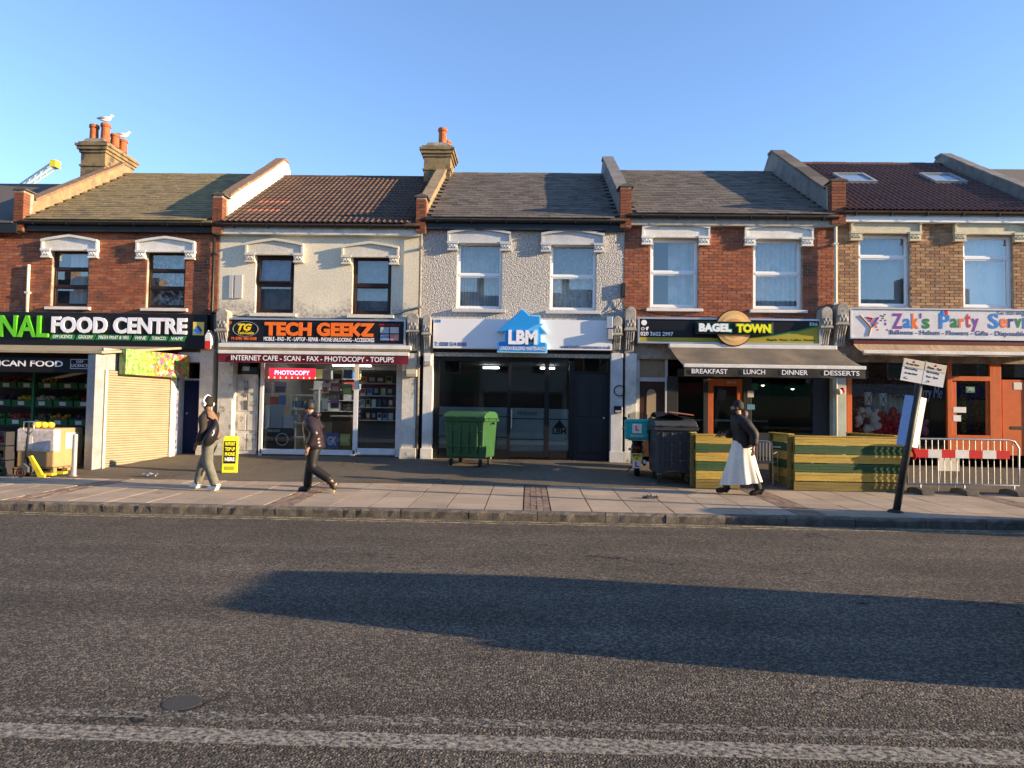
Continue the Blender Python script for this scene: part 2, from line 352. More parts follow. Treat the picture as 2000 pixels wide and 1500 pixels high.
def pebbledash():
    m = bpy.data.materials.new('pebbledash'); m.use_nodes = True; N = m.node_tree.nodes; L = m.node_tree.links; b = N['Principled BSDF']
    geo = N.new('ShaderNodeNewGeometry'); v = N.new('ShaderNodeTexVoronoi'); v.inputs['Scale'].default_value = 38; L.new(geo.outputs['Position'], v.inputs['Vector'])
    n = N.new('ShaderNodeTexNoise'); n.inputs['Scale'].default_value = 22; n.inputs['Detail'].default_value = 5; L.new(geo.outputs['Position'], n.inputs['Vector'])
    cr = N.new('ShaderNodeValToRGB'); cr.color_ramp.elements[0].color = (.26, .25, .24, 1); cr.color_ramp.elements[1].color = (.60, .58, .55, 1); cr.color_ramp.elements[0].position = .3; cr.color_ramp.elements[1].position = .7
    L.new(n.outputs['Fac'], cr.inputs[0]); L.new(cr.outputs[0], b.inputs['Base Color']); b.inputs['Roughness'].default_value = .9
    ad = N.new('ShaderNodeMath'); ad.operation = 'SUBTRACT'; L.new(n.outputs['Fac'], ad.inputs[0]); L.new(v.outputs['Distance'], ad.inputs[1])
    bp = N.new('ShaderNodeBump'); bp.inputs['Strength'].default_value = .9; bp.inputs['Distance'].default_value = .025; L.new(ad.outputs[0], bp.inputs['Height']); L.new(bp.outputs[0], b.inputs['Normal'])
    return m
def lace(name, c=(.75, .78, .80), sc=30, dens=.5):
    m = bpy.data.materials.new(name); m.use_nodes = True; N = m.node_tree.nodes; L = m.node_tree.links; b = N['Principled BSDF']; b.inputs['Base Color'].default_value = (*c, 1); b.inputs['Roughness'].default_value = .9
    geo = N.new('ShaderNodeNewGeometry'); v = N.new('ShaderNodeTexNoise'); v.inputs['Scale'].default_value = sc; v.inputs['Detail'].default_value = 3; L.new(geo.outputs['Position'], v.inputs['Vector'])
    r = N.new('ShaderNodeMapRange'); L.new(v.outputs['Fac'], r.inputs[0])
    for i, q in enumerate((.42, .58, max(0, dens - (.3 if sc > 9 else .07)), min(1, dens + (.3 if sc > 9 else .07)))): r.inputs[i + 1].default_value = q
    L.new(r.outputs[0], b.inputs['Alpha']); return m
net = lace('net_curtain', (.80, .82, .84), 5, .60); lacy = lace('lace_curtain', (.80, .80, .78), 11, .38)
drape = mat('pale_drape', (.62, .62, .60), .9, fine=.05)

brick_me = {}
def brick_mesh(m):
    if m.name not in brick_me:
        me = MB().add([(x_, y_, z_) for z_ in (.002, .065) for y_, x_ in ((0, .003), (0, .997), (.012, 0), (.012, 1))] , [(0, 1, 5, 4), (0, 4, 6, 2), (1, 3, 7, 5), (4, 5, 7, 6), (0, 2, 3, 1)]).mesh('brick'); me.materials.append(m); brick_me[m.name] = me
    return brick_me[m.name]
def lay_bricks(parent, x0, x1, z0, z1, holes, m, Y=YF, limit=300, jog=.006):
    L_ = .225; Hc = .076; out = []
    k = 0; z = z0
    while z + .065 < z1:
        iv = [(x0, x1)]
        for hx0, hx1, hz0, hz1 in holes:
            if z + .065 > hz0 and z < hz1:
                nv = []
                for a, b_ in iv:
                    if hx1 <= a or hx0 >= b_: nv.append((a, b_)); continue
                    if hx0 > a: nv.append((a, hx0))
                    if hx1 < b_: nv.append((hx1, b_))
                iv = nv
        for a, b_ in iv:
            xx = x0 + (-.117 if k % 2 else 0)
            while xx < b_:
                s, e = max(xx, a), min(xx + L_, b_)
                if e - s > .03: out.append((s, e - .010, z))
                xx += L_ + .0095
        z += Hc; k += 1
    me = brick_mesh(m)
    full = [q for q in out if q[1] - q[0] > .2]; full.sort(key=lambda q: (q[0]) ** 2 + (q[2] - 1.65) ** 2)
    single = set(full[:limit]); rest = MB()
    for q in out:
        dy = Y - .010 + random.uniform(-.003, .003)
        if q in single: place(me, 'brick', parent, Matrix.Translation((q[0], dy, q[2])) @ Matrix.Diagonal((q[1] - q[0], 1, 1, 1)))
        else: rest.box(q[0], q[1], dy, Y + .004, q[2] + .002, q[2] + .065)
    if rest.v: tag(rest.build('brickwork', m, parent), kind='stuff')

def front_wall(h, x0, x1, z0, z1, holes, m, th=.22):
    b = MB(); xs = sorted({x0, x1, *[q for hh in holes for q in hh[:2]]}); zs = sorted({z0, z1, *[q for hh in holes for q in hh[2:]]})
    vmap = {}
    bm = bmesh.new()
    def V(x_, y_, z_):
        k = (round(x_, 4), round(y_, 4), round(z_, 4))
        if k not in vmap: vmap[k] = bm.verts.new(k)
        return vmap[k]
    solid = lambda i, j: 0 <= i < len(xs) - 1 and 0 <= j < len(zs) - 1 and not any(hh[0] - 1e-4 <= xs[i] and xs[i + 1] <= hh[1] + 1e-4 and hh[2] - 1e-4 <= zs[j] and zs[j + 1] <= hh[3] + 1e-4 for hh in holes)
    for i in range(len(xs) - 1):
        for j in range(len(zs) - 1):
            if not solid(i, j): continue
            a, b_, c_, d = xs[i], xs[i + 1], zs[j], zs[j + 1]
            bm.faces.new([V(a, YF, c_), V(b_, YF, c_), V(b_, YF, d), V(a, YF, d)]); bm.faces.new([V(a, YF + th, c_), V(a, YF + th, d), V(b_, YF + th, d), V(b_, YF + th, c_)])
            if not solid(i - 1, j): bm.faces.new([V(a, YF, c_), V(a, YF, d), V(a, YF + th, d), V(a, YF + th, c_)])
            if not solid(i + 1, j): bm.faces.new([V(b_, YF, c_), V(b_, YF + th, c_), V(b_, YF + th, d), V(b_, YF, d)])
            if not solid(i, j - 1): bm.faces.new([V(a, YF, c_), V(a, YF + th, c_), V(b_, YF + th, c_), V(b_, YF, c_)])
            if not solid(i, j + 1): bm.faces.new([V(a, YF, d), V(b_, YF, d), V(b_, YF + th, d), V(a, YF + th, d)])
    bmesh.ops.recalc_face_normals(bm, faces=bm.faces)
    me = bpy.data.meshes.new('wall'); bm.to_mesh(me); bm.free()
    return link('wall', me, m, h)

def window(h, r, transoms, frame_m, curtain=None, sill_m=white, glas_m=None, ajar=False, bar=.055, drawn=(0, 1)):
    x0, x1, z0, z1 = r; y0, y1 = YF + .09, YF + .16
    b = MB(); b.box(x0, x0 + bar, y0, y1, z0, z1); b.box(x1 - bar, x1, y0, y1, z0, z1); b.box(x0 + bar, x1 - bar, y0, y1, z1 - bar, z1); b.box(x0 + bar, x1 - bar, y0, y1, z0, z0 + bar)
    w = b.build('window', frame_m, h, bevel=.008)
    zs = [z0 + bar] + [z0 + (z1 - z0) * t for t in transoms] + [z1 - bar]
    for t in zs[1:-1]: MB().box(x0 + bar, x1 - bar, y0 - .006, y1 - .01, t - bar * .5, t + bar * .5).build('transom', frame_m, w, bevel=.006)
    for i, (a, c_) in enumerate(zip(zs[:-1], zs[1:])):
        a2, c2 = a + (bar * .5 if i else 0), c_ - (bar * .5 if i < len(zs) - 2 else 0)
        op = ajar and i == len(zs) - 2
        M_ = Matrix.Translation((0, y0, c2)) @ Matrix.Rotation(radians(-7), 4, 'X') @ Matrix.Translation((0, -y0, -c2)) if op else Matrix()
        s = .028
        fb = MB(); e = y0 + .012
        for q in ((x0 + bar, x0 + bar + s, a2, c2), (x1 - bar - s, x1 - bar, a2, c2), (x0 + bar + s, x1 - bar - s, a2, a2 + s), (x0 + bar + s, x1 - bar - s, c2 - s, c2)): fb.box(q[0], q[1], e - (.03 if op else 0), e + .035, q[2], q[3], M_)
        fb.build('sash', frame_m, w)
        tl = random.uniform(-.006, .006); t2 = random.uniform(-.005, .005)
        v = [M_ @ Vector(q) for q in ((x0 + bar + s, e + .018 + tl, a2 + s), (x1 - bar - s, e + .018 - tl, a2 + s), (x1 - bar - s, e + .018 - tl + t2, c2 - s), (x0 + bar + s, e + .018 + tl + t2, c2 - s))]
        MB().add(v, [(0, 1, 2, 3)]).build('pane', glas_m or glas_up, w)
    if sill_m: MB().prism([(YF - .10, z0 - .10), (YF - .10, z0 - .03), (YF + .09, z0 - .004), (YF + .09, z0 - .10)], x0 - .10, x1 + .10, 'x').build('sill', sill_m, w, bevel=.008)
    for cm, ca, cb, fq in (curtain or []):
        wd = (x1 - x0)
        xa, xb = x0 + wd * ca, x0 + wd * cb
        MB().grid(lambda u, v: (xa + (xb - xa) * u, YF + .30 + .022 * sin(u * fq) + .010 * sin(u * fq * 2.7 + 3 * v), z0 + (z1 - z0) * v), int(max(24, fq * 1.2)), 3).build('curtain', cm, w, smooth=True)
    return w

def hood(h, px, m, apex=.10):
    x0, x1, zb, zt = rect(*px, YF - .1); wd = x1 - x0; cw = wd * .165; H = zt - zb; cz = zb + H * .38; zs = zt - H * apex * 2.2
    xm = (x0 + x1) / 2
    top = []
    for i in range(9):
        t = i / 8; top.append((x0 + wd * t, zs + (zt - zs) * (1 - abs(2 * t - 1)) ** .8))
    lint = zb + H * .30
    body = MB().prism([(x0, cz), (x0 + cw, cz), (x0 + cw + .02, lint), (x1 - cw - .02, lint), (x1 - cw, cz), (x1, cz)] + top[::-1], YF - .075, YF - .002).build('window_hood', m, h, bevel=.006)
    tr = MB()
    for (xa, za), (xb, zb_) in zip(top[:-1], top[1:]): tr.prism([(xa, za - .05), (xb, zb_ - .05), (xb, zb_ + .012), (xa, za + .012)], YF - .135, YF - .0745)
    for xa in (x0, x1 - .05): tr.box(xa, xa + .05, YF - .115, YF - .0745, cz, zs - .05)
    tr.build('moulding', m, body)
    tr2 = MB().box(x0 + cw, x1 - cw, YF - .105, YF - .0745, lint, lint + .04); tr2.build('moulding', m, body)
    for xa in (x0, x1 - cw):
        cb = MB(); cb.box(xa - .012, xa + cw + .012, YF - .12, YF - .0, zb + (cz - zb) * .72, cz); cb.box(xa + .008, xa + cw - .008, YF - .10, YF - .001, zb + .02, zb + (cz - zb) * .72); cb.box(xa - .005, xa + cw + .005, YF - .11, YF - .001, zb - .012, zb + .02)
        for k in range(5): cb.ball((xa + cw * (.22 + .14 * k), YF - .105, zb + (cz - zb) * (.35 + .12 * (k % 2))), .026, 6, 4, (1, .8, 1.1))
        cb.build('corbel', m, body)

def roman_tile(w=.30, g=.33):
    b = MB(); n = 12; prof = []
    for i in range(n + 1):
        t = i / n; ph = (t * 2) % 1.0
        prof.append((t * w * 1.0, .030 * max(0, sin(pi * min(1, ph / .55))) if ph < .55 else .002))
    v = [(x_, 0, z_ + .022) for x_, z_ in prof] + [(x_, g + .06, z_) for x_, z_ in prof] + [(x_, 0, z_ + .006) for x_, z_ in prof]; k = n + 1
    f = [(i, i + 1, k + i + 1, k + i) for i in range(n)] + [(2 * k + i, 2 * k + i + 1, i + 1, i) for i in range(n)]
    return b.add(v, f).mesh('roof_tile')
def slate(w=.26, g=.22):
    return MB().add([(0, 0, .016), (w, 0, .016), (w, g + .05, .004), (0, g + .05, .004), (0, 0, .004), (w, 0, .004)], [(0, 1, 2, 3), (4, 5, 1, 0), (4, 0, 3), (5, 2, 1)]).mesh('slate')
def tile_roof(h, x0, x1, ze, zr, kind, m, under, special=(), skip=None):
    Lr = sqrt((YR - YE) ** 2 + (zr - ze) ** 2); ang = atan2(zr - ze, YR - YE)
    rf = MB().prism([(YE, ze - .05), (YE, ze), (YR, zr), (2 * YR - YE, ze), (2 * YR - YE, ze - .05), (YR, zr - .06)], x0, x1, 'x').build('roof', under, h)
    w, g = (.30, .30) if kind == 'roman' else (.27, .205)
    me = roman_tile(w, g) if kind == 'roman' else slate(w - .005, g); me.materials.append(m)
    Mr = Matrix.Translation((0, YE - .03, ze + .004)) @ Matrix.Rotation(ang, 4, 'X')
    rows = int((Lr + .02) / g); cols = int((x1 - x0) / w) + 1; cnt = 0; rest = MB()
    for r_ in range(rows):
        for c_ in range(-1, cols):
            xx = x0 + c_ * w + (0 if kind == 'roman' or r_ % 2 else w / 2)
            if xx < x0 - .02 or xx + w > x1 + .02: continue
            if skip and skip(xx, r_ * g): continue
            jr = 1 if kind != 'roman' else .35
            Mt = Mr @ Matrix.Translation((xx, r_ * g, random.uniform(0, .006) * jr)) @ Matrix.Rotation(random.uniform(-.012, .012) * jr, 4, 'Z') @ Matrix.Rotation(random.uniform(-.01, .015) * jr, 4, 'X')
            if cnt < 300:
                o = place(me, 'roof_tile' if kind == 'roman' else 'slate', rf, Mt); cnt += 1
                if (r_, c_) in special:
                    o.data = me.copy(); o.data.materials.clear(); o.data.materials.append(tile_red)
            else: rest.add([Mt @ v.co for v in me.vertices], [tuple(p.vertices) for p in me.polygons])
    if rest.v: tag(rest.build('upper_slates', m, rf), kind='stuff')
    rm = MB(); n = int((x1 - x0) / .45)
    ridge_me = MB().prism([(-.13, -.06), (-.10, .0), (-.04, .045), (.04, .045), (.10, 0), (.13, -.06)], -.01, (x1 - x0) / n + .004, 'x').mesh('ridge_tile'); ridge_me.materials.append(under)
    for i in range(n): place(ridge_me, 'ridge_tile', rf, Matrix.Translation((x0 + i * (x1 - x0) / n, YR, zr + .02 + random.uniform(-.006, .006))))
    return rf

def house(x0, x1, gut_px, ridge_px, wall_m, roof_kind, roof_m, gutter_m, fascia_m, wins, hoods, hood_m, label, brick=None, win_kw=None, roof_under=None, special=(), zs0=3.05, z_brick=3.8, sills=white):
    h = thing('terraced_house', label, 'house', 'terraced houses with shops below', ((x0 + x1) / 2, YF, .48)); h.location = (0, 0, 0)
    ze = onY(*gut_px, 17.72).z; zr = onY(*ridge_px, YR).z
    rs = [rect(*w, YF) for w in wins]
    wl = front_wall(h, x0 + .002, x1 - .002, zs0, ze - .02, rs, mortar if brick else wall_m)
    if brick: lay_bricks(wl, x0 + .01, x1 - .01, z_brick, ze - .12, rs, brick)
    for r, k in zip(rs, win_kw): window(h, r, **k)
    for q in hoods: hood(h, q, hood_m)
    # shell: party walls, back, floors
    sh = MB(); yb = YF + DEPTH
    sh.box(x0 + .003, x0 + .10, YF + .223, yb, .3, ze - .07); sh.box(x1 - .10, x1 - .003, YF + .223, yb, .3, ze - .07); sh.box(x0 + .10, x1 - .10, yb - .2, yb, .3, ze - .07)
    sh.box(x0 + .10, x1 - .10, YF + .223, yb - .2, 3.25, 3.45); sh.box(x0 + .10, x1 - .10, YF + .223, yb - .2, .3, .47); sh.box(x0 + .10, x1 - .10, YF + 3.0, YF + 3.1, 3.45, ze - .07)
    sh.box(x0 + .10, x1 - .10, YF + .223, yb - .2, ze - .13, ze - .07)
    sh.build('inner_walls', dark_room, h)
    tile_roof(h, x0 + .13, x1 - .13, ze, zr, roof_kind, roof_m, roof_under or roof_m, special)
    MB().box(x0 + .02, x1 - .02, YE + .12, YE + .15, ze - .26, ze - .06).build('fascia_board', fascia_m, h); MB().box(x0 + .02, x1 - .02, YE + .15, YF - .001, ze - .26, ze - .23).build('soffit', fascia_m, h)
    g = MB(); n = 6
    g.prism([(YE + .05 - .06 * cos(pi * i / n), ze - .04 - .065 * sin(pi * i / n)) for i in range(n + 1)] + [(YE + .05 + .05 * cos(pi * i / n), ze - .04 - .05 * sin(pi * i / n)) for i in range(n + 1)], x0 + .01, x1 - .01, 'x')
    g.build('gutter', gutter_m, h)
    br = MB().prism([(YE - .016, ze - .03), (YE - .016, ze - .115), (YE + .118, ze - .115), (YE + .118, ze - .03), (YE + .11, ze - .03), (YE + .11, ze - .106), (YE - .008, ze - .106), (YE - .008, ze - .03)], 0, .03, 'x').mesh('gutter_bracket'); br.materials.append(gutter_m)
    for i in range(6): place(br, 'gutter_bracket', h, Matrix.Translation((x0 + .4 + i * (x1 - x0 - .8) / 5, 0, 0)))
    return h, ze, zr
BX = [-18.25, -13.08, -7.96, -2.79, 2.34, 7.60, 12.75, 17.9]
pebble = pebbledash(); stain = stained_render()
gut_bl = mat('black_gutter', (.015, .015, .016), .4); fas_w = mat('white_fascia', (.66, .65, .61), .6, (.5, .49, .45), 5); fas_c = mat('grey_fascia', (.40, .38, .33), .6, (.3, .28, .25), 6)
fas_b = mat('dark_blue_fascia', (.02, .024, .034), .4)
pale_grey = mat('pale_grey_paint', (.55, .56, .57), .6, (.46, .47, .48), 3, .15)
HS = []
spec = [
 (BX[1], BX[2], (200, 430), (350, 343), None, 'slate', slate_moss, gut_bl, gut_bl, [(101, 487, 173, 598), (287, 490, 362, 601)], [(80, 459, 190, 502), (265, 462, 380, 505)], white,
  'red brick terraced house with mossy slate roof above the food shop', brick_red,
  [dict(transoms=(.35, .66), frame_m=sash, curtain=[(drape, .3, 1, 20)]), dict(transoms=(.35, .66), frame_m=sash, curtain=[(lacy, 0, 1, 30)])], (), 4.05),
 (BX[2], BX[3], (640, 436), (640, 347), stain, 'roman', tile_br, gut_bl, fas_w, [(499, 497, 574, 611), (688, 500, 764, 614)], [(479, 466, 592, 511), (667, 472, 779, 515)], render_cream,
  'cream rendered terraced house with brown tiled roof and stained lower wall', None,
  [dict(transoms=(.5,), frame_m=sash, curtain=[(net, 0, 1, 34)], ajar=True, sill_m=render_cream, bar=.075), dict(transoms=(.5,), frame_m=sash, curtain=[(net, 0, 1, 40)], sill_m=render_cream, bar=.075)], ((6, 1), (6, 2), (6, 3), (3, 2), (3, 3), (3, 1)), 3.8),
 (BX[3], BX[4], (1020, 426), (1020, 342), pebble, 'slate', slate_m, gut_bl, fas_b, [(892, 472, 981, 603), (1074, 475, 1165, 606)], [(874, 444, 998, 488), (1057, 447, 1181, 491)], pale_grey,
  'grey pebbledashed terraced house with slate roof above the white shop sign', None,
  [dict(transoms=(.51,), frame_m=upvc, curtain=[(net, 0, 1, 90)], sill_m=pale_grey), dict(transoms=(.51,), frame_m=upvc, curtain=[(net, 0, 1, 30), (lacy, 0, 1, 20)], sill_m=pale_grey)], (), 3.8),
 (BX[4], BX[5], (1420, 418), (1380, 338), None, 'slate', slate_m, gut_bl, fas_c, [(1270, 465, 1364, 601), (1471, 466, 1567, 604)], [(1254, 433, 1387, 477), (1455, 436, 1589, 479)], white,
  'red brick terraced house with white plastic windows above the bagel cafe', brick_red,
  [dict(transoms=(.51,), frame_m=upvc, curtain=[(net, .42, .95, 16)], bar=.065), dict(transoms=(.51,), frame_m=upvc, curtain=[(net, 0, 1, 60)], bar=.065)], (), 3.8),
 (BX[5], BX[6], (1820, 411), (1750, 322), None, 'roman', tile_dk, gut_bl, upvc, [(1677, 457, 1777, 599), (1882, 459, 1979, 601)], [(1662, 424, 1800, 469), (1865, 426, 2005, 471)], cream,
  'brown stock brick terraced house with cream window hoods and rooflights', brick_stock,
  [dict(transoms=(.69,), frame_m=upvc, curtain=[(net, 0, 1, 26), (drape, .0, 1, 14)], bar=.065, sill_m=None), dict(transoms=(.69,), frame_m=upvc, curtain=[(net, 0, 1, 22), (drape, 0, 1, 14)], bar=.065, sill_m=None)], (), 3.8),
]
for s in spec:
    HS.append(house(s[0], s[1], s[2], s[3], s[4], s[5], s[6], s[7], s[8], s[9], s[10], s[11], s[12], s[13], s[14], s[6], s[15], 3.05, s[16]))
(HA, ZA, RA), (HB, ZB, RB), (HC, ZC, RC), (HD, ZD, RD), (HE, ZE_, RE) = HS
def plain_house(x0, x1, label, ze=6.3, zr=8.7, m=brick_red):
    h = thing('terraced_house', label, 'house', 'terraced houses with shops below')
    MB().box(x0 + .002, x1 - .002, YF, YF + DEPTH, .3, ze - .08).build('wall', m, h)
    MB().prism([(YE, ze - .05), (YE, ze), (YR, zr), (2 * YR - YE, ze), (2 * YR - YE, ze - .05)], x0 + .13, x1 - .13, 'x').build('roof', slate_m, h)
    return h
HZ = plain_house(BX[0], BX[1], 'house at the left picture edge, only its dark slate roof showing', m=mortar)
lay_bricks(HZ.children[0], -15.0, BX[1] - .005, 4.05, 6.12, [], brick_red, limit=120)
MB().box(BX[0], BX[1] - .01, YE + .0, YE + .15, 6.02, 6.27).build('gutter', gut_bl, HZ)
vp = thing('vent_pipe', 'short cream vent pipe standing on the brick wall at far left', 'pipe'); _q = onY(57, 517, YF - .05); MB().tube([(_q.x, YF - .06, _q.z), (_q.x, YF - .06, 3.9)], .04, 10).build('pipe', mat('cream_pipe', (.62, .58, .47), .5), vp, smooth=True); MB().box(_q.x - .055, _q.x + .055, YF - .11, YF - .003, 4.5, 4.55).build('clip', mat('cream_pipe'), vp)
for _a, _b in ((448, 456), (459, 474)):
    _x = rect(_a, 537, _b, 583, YF); MB().box(_x[0], _x[1], YF - .035, YF - .002, _x[2], _x[3]).build('wall_panel', mat('panel_grey', (.45, .45, .45), .8), HB, bevel=.006)
HY = plain_house(BX[6], BX[7], 'house past the right picture edge, only its roof corner showing', 7.0, 9.4, brick_stock)
# raised party walls between the roofs
coping = mat('brick_coping', (.24, .14, .085), .9, (.17, .12, .085), 5, .6, 40, dirt=((.36, .28, .12), 5, .56))
parapet_y = mat('lichen_render', (.32, .235, .13), .9, (.21, .155, .10), 4, .6, 30, dirt=((.16, .13, .10), 5, .58))
parapet_g = mat('grey_render', (.20, .19, .18), .9, (.13, .125, .12), 3, .5, 30)
parapet_w = mat('cream_masonry', (.72, .68, .55), .8, (.6, .56, .45), 3, .3, 30)
brick_soot = mat('sooty_red_brick', rough=.9, ramp=[(.15, .05, .028), (.22, .075, .04), (.18, .06, .03), (.24, .09, .045)], bump=.5, bs=90, fine=.2, dirt=((.06, .04, .03), 6, .55))
cap_m = mat('dark_cap', (.13, .115, .10), .9, (.08, .075, .065), 6, .4)
def parapet(h, x, ze, zr, up, m, cop, pier_top, brick=None, th=.24):
    y0 = YE + .18; k = (zr - ze) / (YR - YE); zz = lambda y: ze + k * (min(y, 2 * YR - y) - YE)
    n = 9; top = []
    for i in range(n):
        y = y0 + .28 + (YR - .05 - y0 - .28) * i / (n - 1); top.append((y, zz(y) + up + random.uniform(-.012, .012)))
    yb = 2 * YR - y0
    poly = [(y0 + .22, ze - .25)] + [(y0 + .22, top[0][1])] + top + [(YR + .3, top[-1][1] + .02), (yb, ze + up), (yb, ze - .25)]
    w = MB().prism(poly, x - th / 2, x + th / 2, 'x').build('party_wall', m, h)
    c = MB()
    for (ya, za), (y2, z2) in zip(top[:-1], top[1:]): c.prism([(ya + .006, za + .002), (y2 - .006, z2 + .002), (y2 - .006, z2 + .075), (ya + .006, za + .075)], x - th / 2 - .03, x + th / 2 + .03, 'x')
    c.prism([(YR - .04, top[-1][1] + .002), (YR + .30, top[-1][1] + .022), (YR + .30, top[-1][1] + .09), (YR - .04, top[-1][1] + .085)], x - th / 2 - .03, x + th / 2 + .03, 'x')
    c.build('coping', cop, w)
    pz0 = ze - .28
    pr = MB().box(x - th / 2 + .004, x + th / 2 - .004, y0 - .13, y0 + .24, pz0, pier_top).build('pier', mortar, w)
    lay = MB(); z = pz0 + .01; i = 0; brick = brick_soot
    while z + .07 < pier_top:
        sp = [(x - th / 2, x + th / 2)] if i % 2 else [(x - th / 2, x - .006), (x + .006, x + th / 2)]
        for a, b in sp: lay.box(a, b, y0 - .142, y0 - .12, z, z + .064)
        lay.box(x + th / 2 - .006, x + th / 2 + .006, y0 - .138, y0 + .10, z, z + .064); lay.box(x - th / 2 - .006, x - th / 2 + .006, y0 - .138, y0 + .10, z, z + .064); z += .076; i += 1
    tag(lay.build('pier_bricks', brick, w), kind='stuff')
    MB().prism([(x - th / 2 - .06, pier_top), (x + th / 2 + .06, pier_top), (x + th / 2 + .06, pier_top + .03), (x, pier_top + .09), (x - th / 2 - .04, pier_top + .02)], y0 - .16, y0 + .26).build('pier_cap', cap_m, w)
    return w
def ptop(px, py): return onY(px, py, YE + .1).z
parapet(HA, BX[1], ZA, RA, .34, parapet_y, coping, ptop(35, 372))
parapet(HB, BX[2], (ZA + ZB) / 2, (RA + RB) / 2 + .02, .50, parapet_w, coping, ptop(428, 382))
parapet(HC, BX[3], (ZB + ZC) / 2, (RB + RC) / 2, .30, parapet_y, parapet_y, ptop(828, 386))
parapet(HD, BX[4], (ZC + ZD) / 2, (RC + RD) / 2, .48, parapet_g, parapet_g, ptop(1222, 366), th=.27)
parapet(HE, BX[5], (ZD + ZE_) / 2, (RD + RE) / 2 + .1, .42, parapet_g, slate_m, ptop(1630, 355), th=.34)
parapet(HE, BX[6], ZE_ + .02, RE, .30, parapet_g, parapet_g, ZE_ + .4)
# rooflights on the last roof
kE = (RE - ZE_) / (YR - YE); angE = atan2(RE - ZE_, YR - YE)
for px, py in ((1668, 349), (1840, 349)):
    d = ray(px, py); t = 0
    Y = 20.8; p = onY(px, py, Y)
    for _ in range(30):
        zr_ = ZE_ + kE * (Y - YE) + .06; p = onY(px, py, Y); Y += (p.z - zr_) * .8 if abs(p.z - zr_) > 1e-4 else 0
        Y = min(max(Y, 19), 22)
    Mx = Matrix.Translation((p.x, Y, ZE_ + kE * (Y - YE) + .02)) @ Matrix.Rotation(angE, 4, 'X')
    b = MB(); w_, h_ = .44, .50
    for q in ((-w_, -w_ + .07, -h_, h_), (w_ - .07, w_, -h_, h_), (-w_ + .07, w_ - .07, -h_, -h_ + .08), (-w_ + .07, w_ - .07, h_ - .08, h_)): b.box(q[0], q[1], q[2], q[3], 0, .10, Mx)
    rl = b.build('rooflight', lead, HE)
    MB().box(-w_ + .07, w_ - .07, -h_ + .08, h_ - .08, .05, .06, Mx).build('pane', mat('rooflight_glass', (.20, .26, .34), .04, spec=1.0, fine=0), rl)
# chimneys
stack_m = mat('soot_yellow_brick', (.27, .195, .10), .9, (.17, .125, .075), 3, .6, 30, dirt=((.07, .06, .05), 3, .52))
def chimney(h, x0, x1, y0, y1, zb, zt, pots, m):
    b = MB().box(x0, x1, y0, y1, zb, zt - .42); st = b.build('chimney_stack', m, h, bevel=.01)
    c = MB(); H = zt - .42
    for i, (o, a, z) in enumerate(((.04, 0, .09), (.09, .09, .19), (.13, .19, .27), (.06, .27, .34))): c.box(x0 - o, x1 + o, y0 - o, y1 + o, H + a + .001, H + z)
    c.box(x0 - .035, x1 + .035, y0 - .035, y1 + .035, H - .42, H - .36)
    c.build('corbelled_cap', m, st, bevel=.008)
    MB().prism([(x0 + .0, H + .34), (x1, H + .34), (x1 - .12, zt + .04), (x0 + .12, zt + .04)], y0 + .02, y1 - .02).build('flaunching', stone, st)
    for x_, y_, hh, r in pots: MB().lathe([(r, 0), (r * .92, hh * .8), (r * 1.12, hh * .82), (r * 1.14, hh * .93), (r * 1.0, hh), (r * .75, hh), (r * .72, hh * .6)], (x_, y_, zt + .0), 16).build('chimney_pot', terracotta, st, smooth=False)
    return st
ax0, ax1 = onY(158, 300, 21.4).x, onY(206, 300, 21.4).x
zt = onY(185, 272, 21.4).z
pots = [(onY(182, 260, 21.6).x, 21.65, onY(182, 243, 21.6).z - zt, .13), (onY(208, 260, 21.6).x - .06, 21.65, onY(208, 241, 21.6).z - zt, .135), (ax0 + .28, 22.15, .42, .12), (ax1 - .14, 22.1, .42, .13), (ax1 - .14, 22.55, .42, .13), (ax0 + .3, 22.6, .40, .12)]
chimney(HA, ax0, ax1, 21.4, 22.95, 7.6, zt, pots, stack_m)
cx0, cx1 = onY(828, 310, 21.7).x, onY(880, 310, 21.7).x; zt2 = onY(852, 280, 21.7).z
chimney(HC, cx0, cx1, 21.7, 22.7, 7.6, zt2, [((cx0 + cx1) / 2 + .12, 21.95, onY(866, 250, 21.9).z - zt2, .13), ((cx0 + cx1) / 2 + .2, 22.45, .36, .12)], stack_m)
def gull(loc, rz, label):
    t = thing('gull', label, 'bird', None, loc); t.rotation_euler.z = rz
    wh = mat('gull_white', (.75, .74, .72), .8, fine=.03); gy = mat('gull_grey', (.30, .31, .33), .8)
    MB().tube([(-.22, 0, .12), (-.12, 0, .13), (0, 0, .145), (.09, 0, .19), (.13, 0, .25), (.155, 0, .29), (.19, 0, .295)], [.008, .05, .075, .062, .038, .042, .012], 10).build('body', wh, t, smooth=True)
    for s in (-1, 1):
        MB().tube([(.07, s * .06, .19), (-.06, s * .065, .17), (-.26, s * .02, .14)], [.03, .045, .006], 6).build('wing', gy, t, smooth=True); MB().tube([(.0, s * .025, .09), (0, s * .025, 0), (.04, s * .025, 0)], .006, 5).build('leg', terracotta, t)
    MB().tube([(.185, 0, .292), (.24, 0, .28)], [.012, .003], 6).build('beak', mat('yellow', (.75, .55, .05), .5), t)
gull((pots[1][0], 21.65, zt + pots[1][2]), .4, 'gull standing on the tallest left chimney pot')
gull((pots[4][0], 22.55, zt + .42), .6, 'gull on the rearmost chimney pot at right')
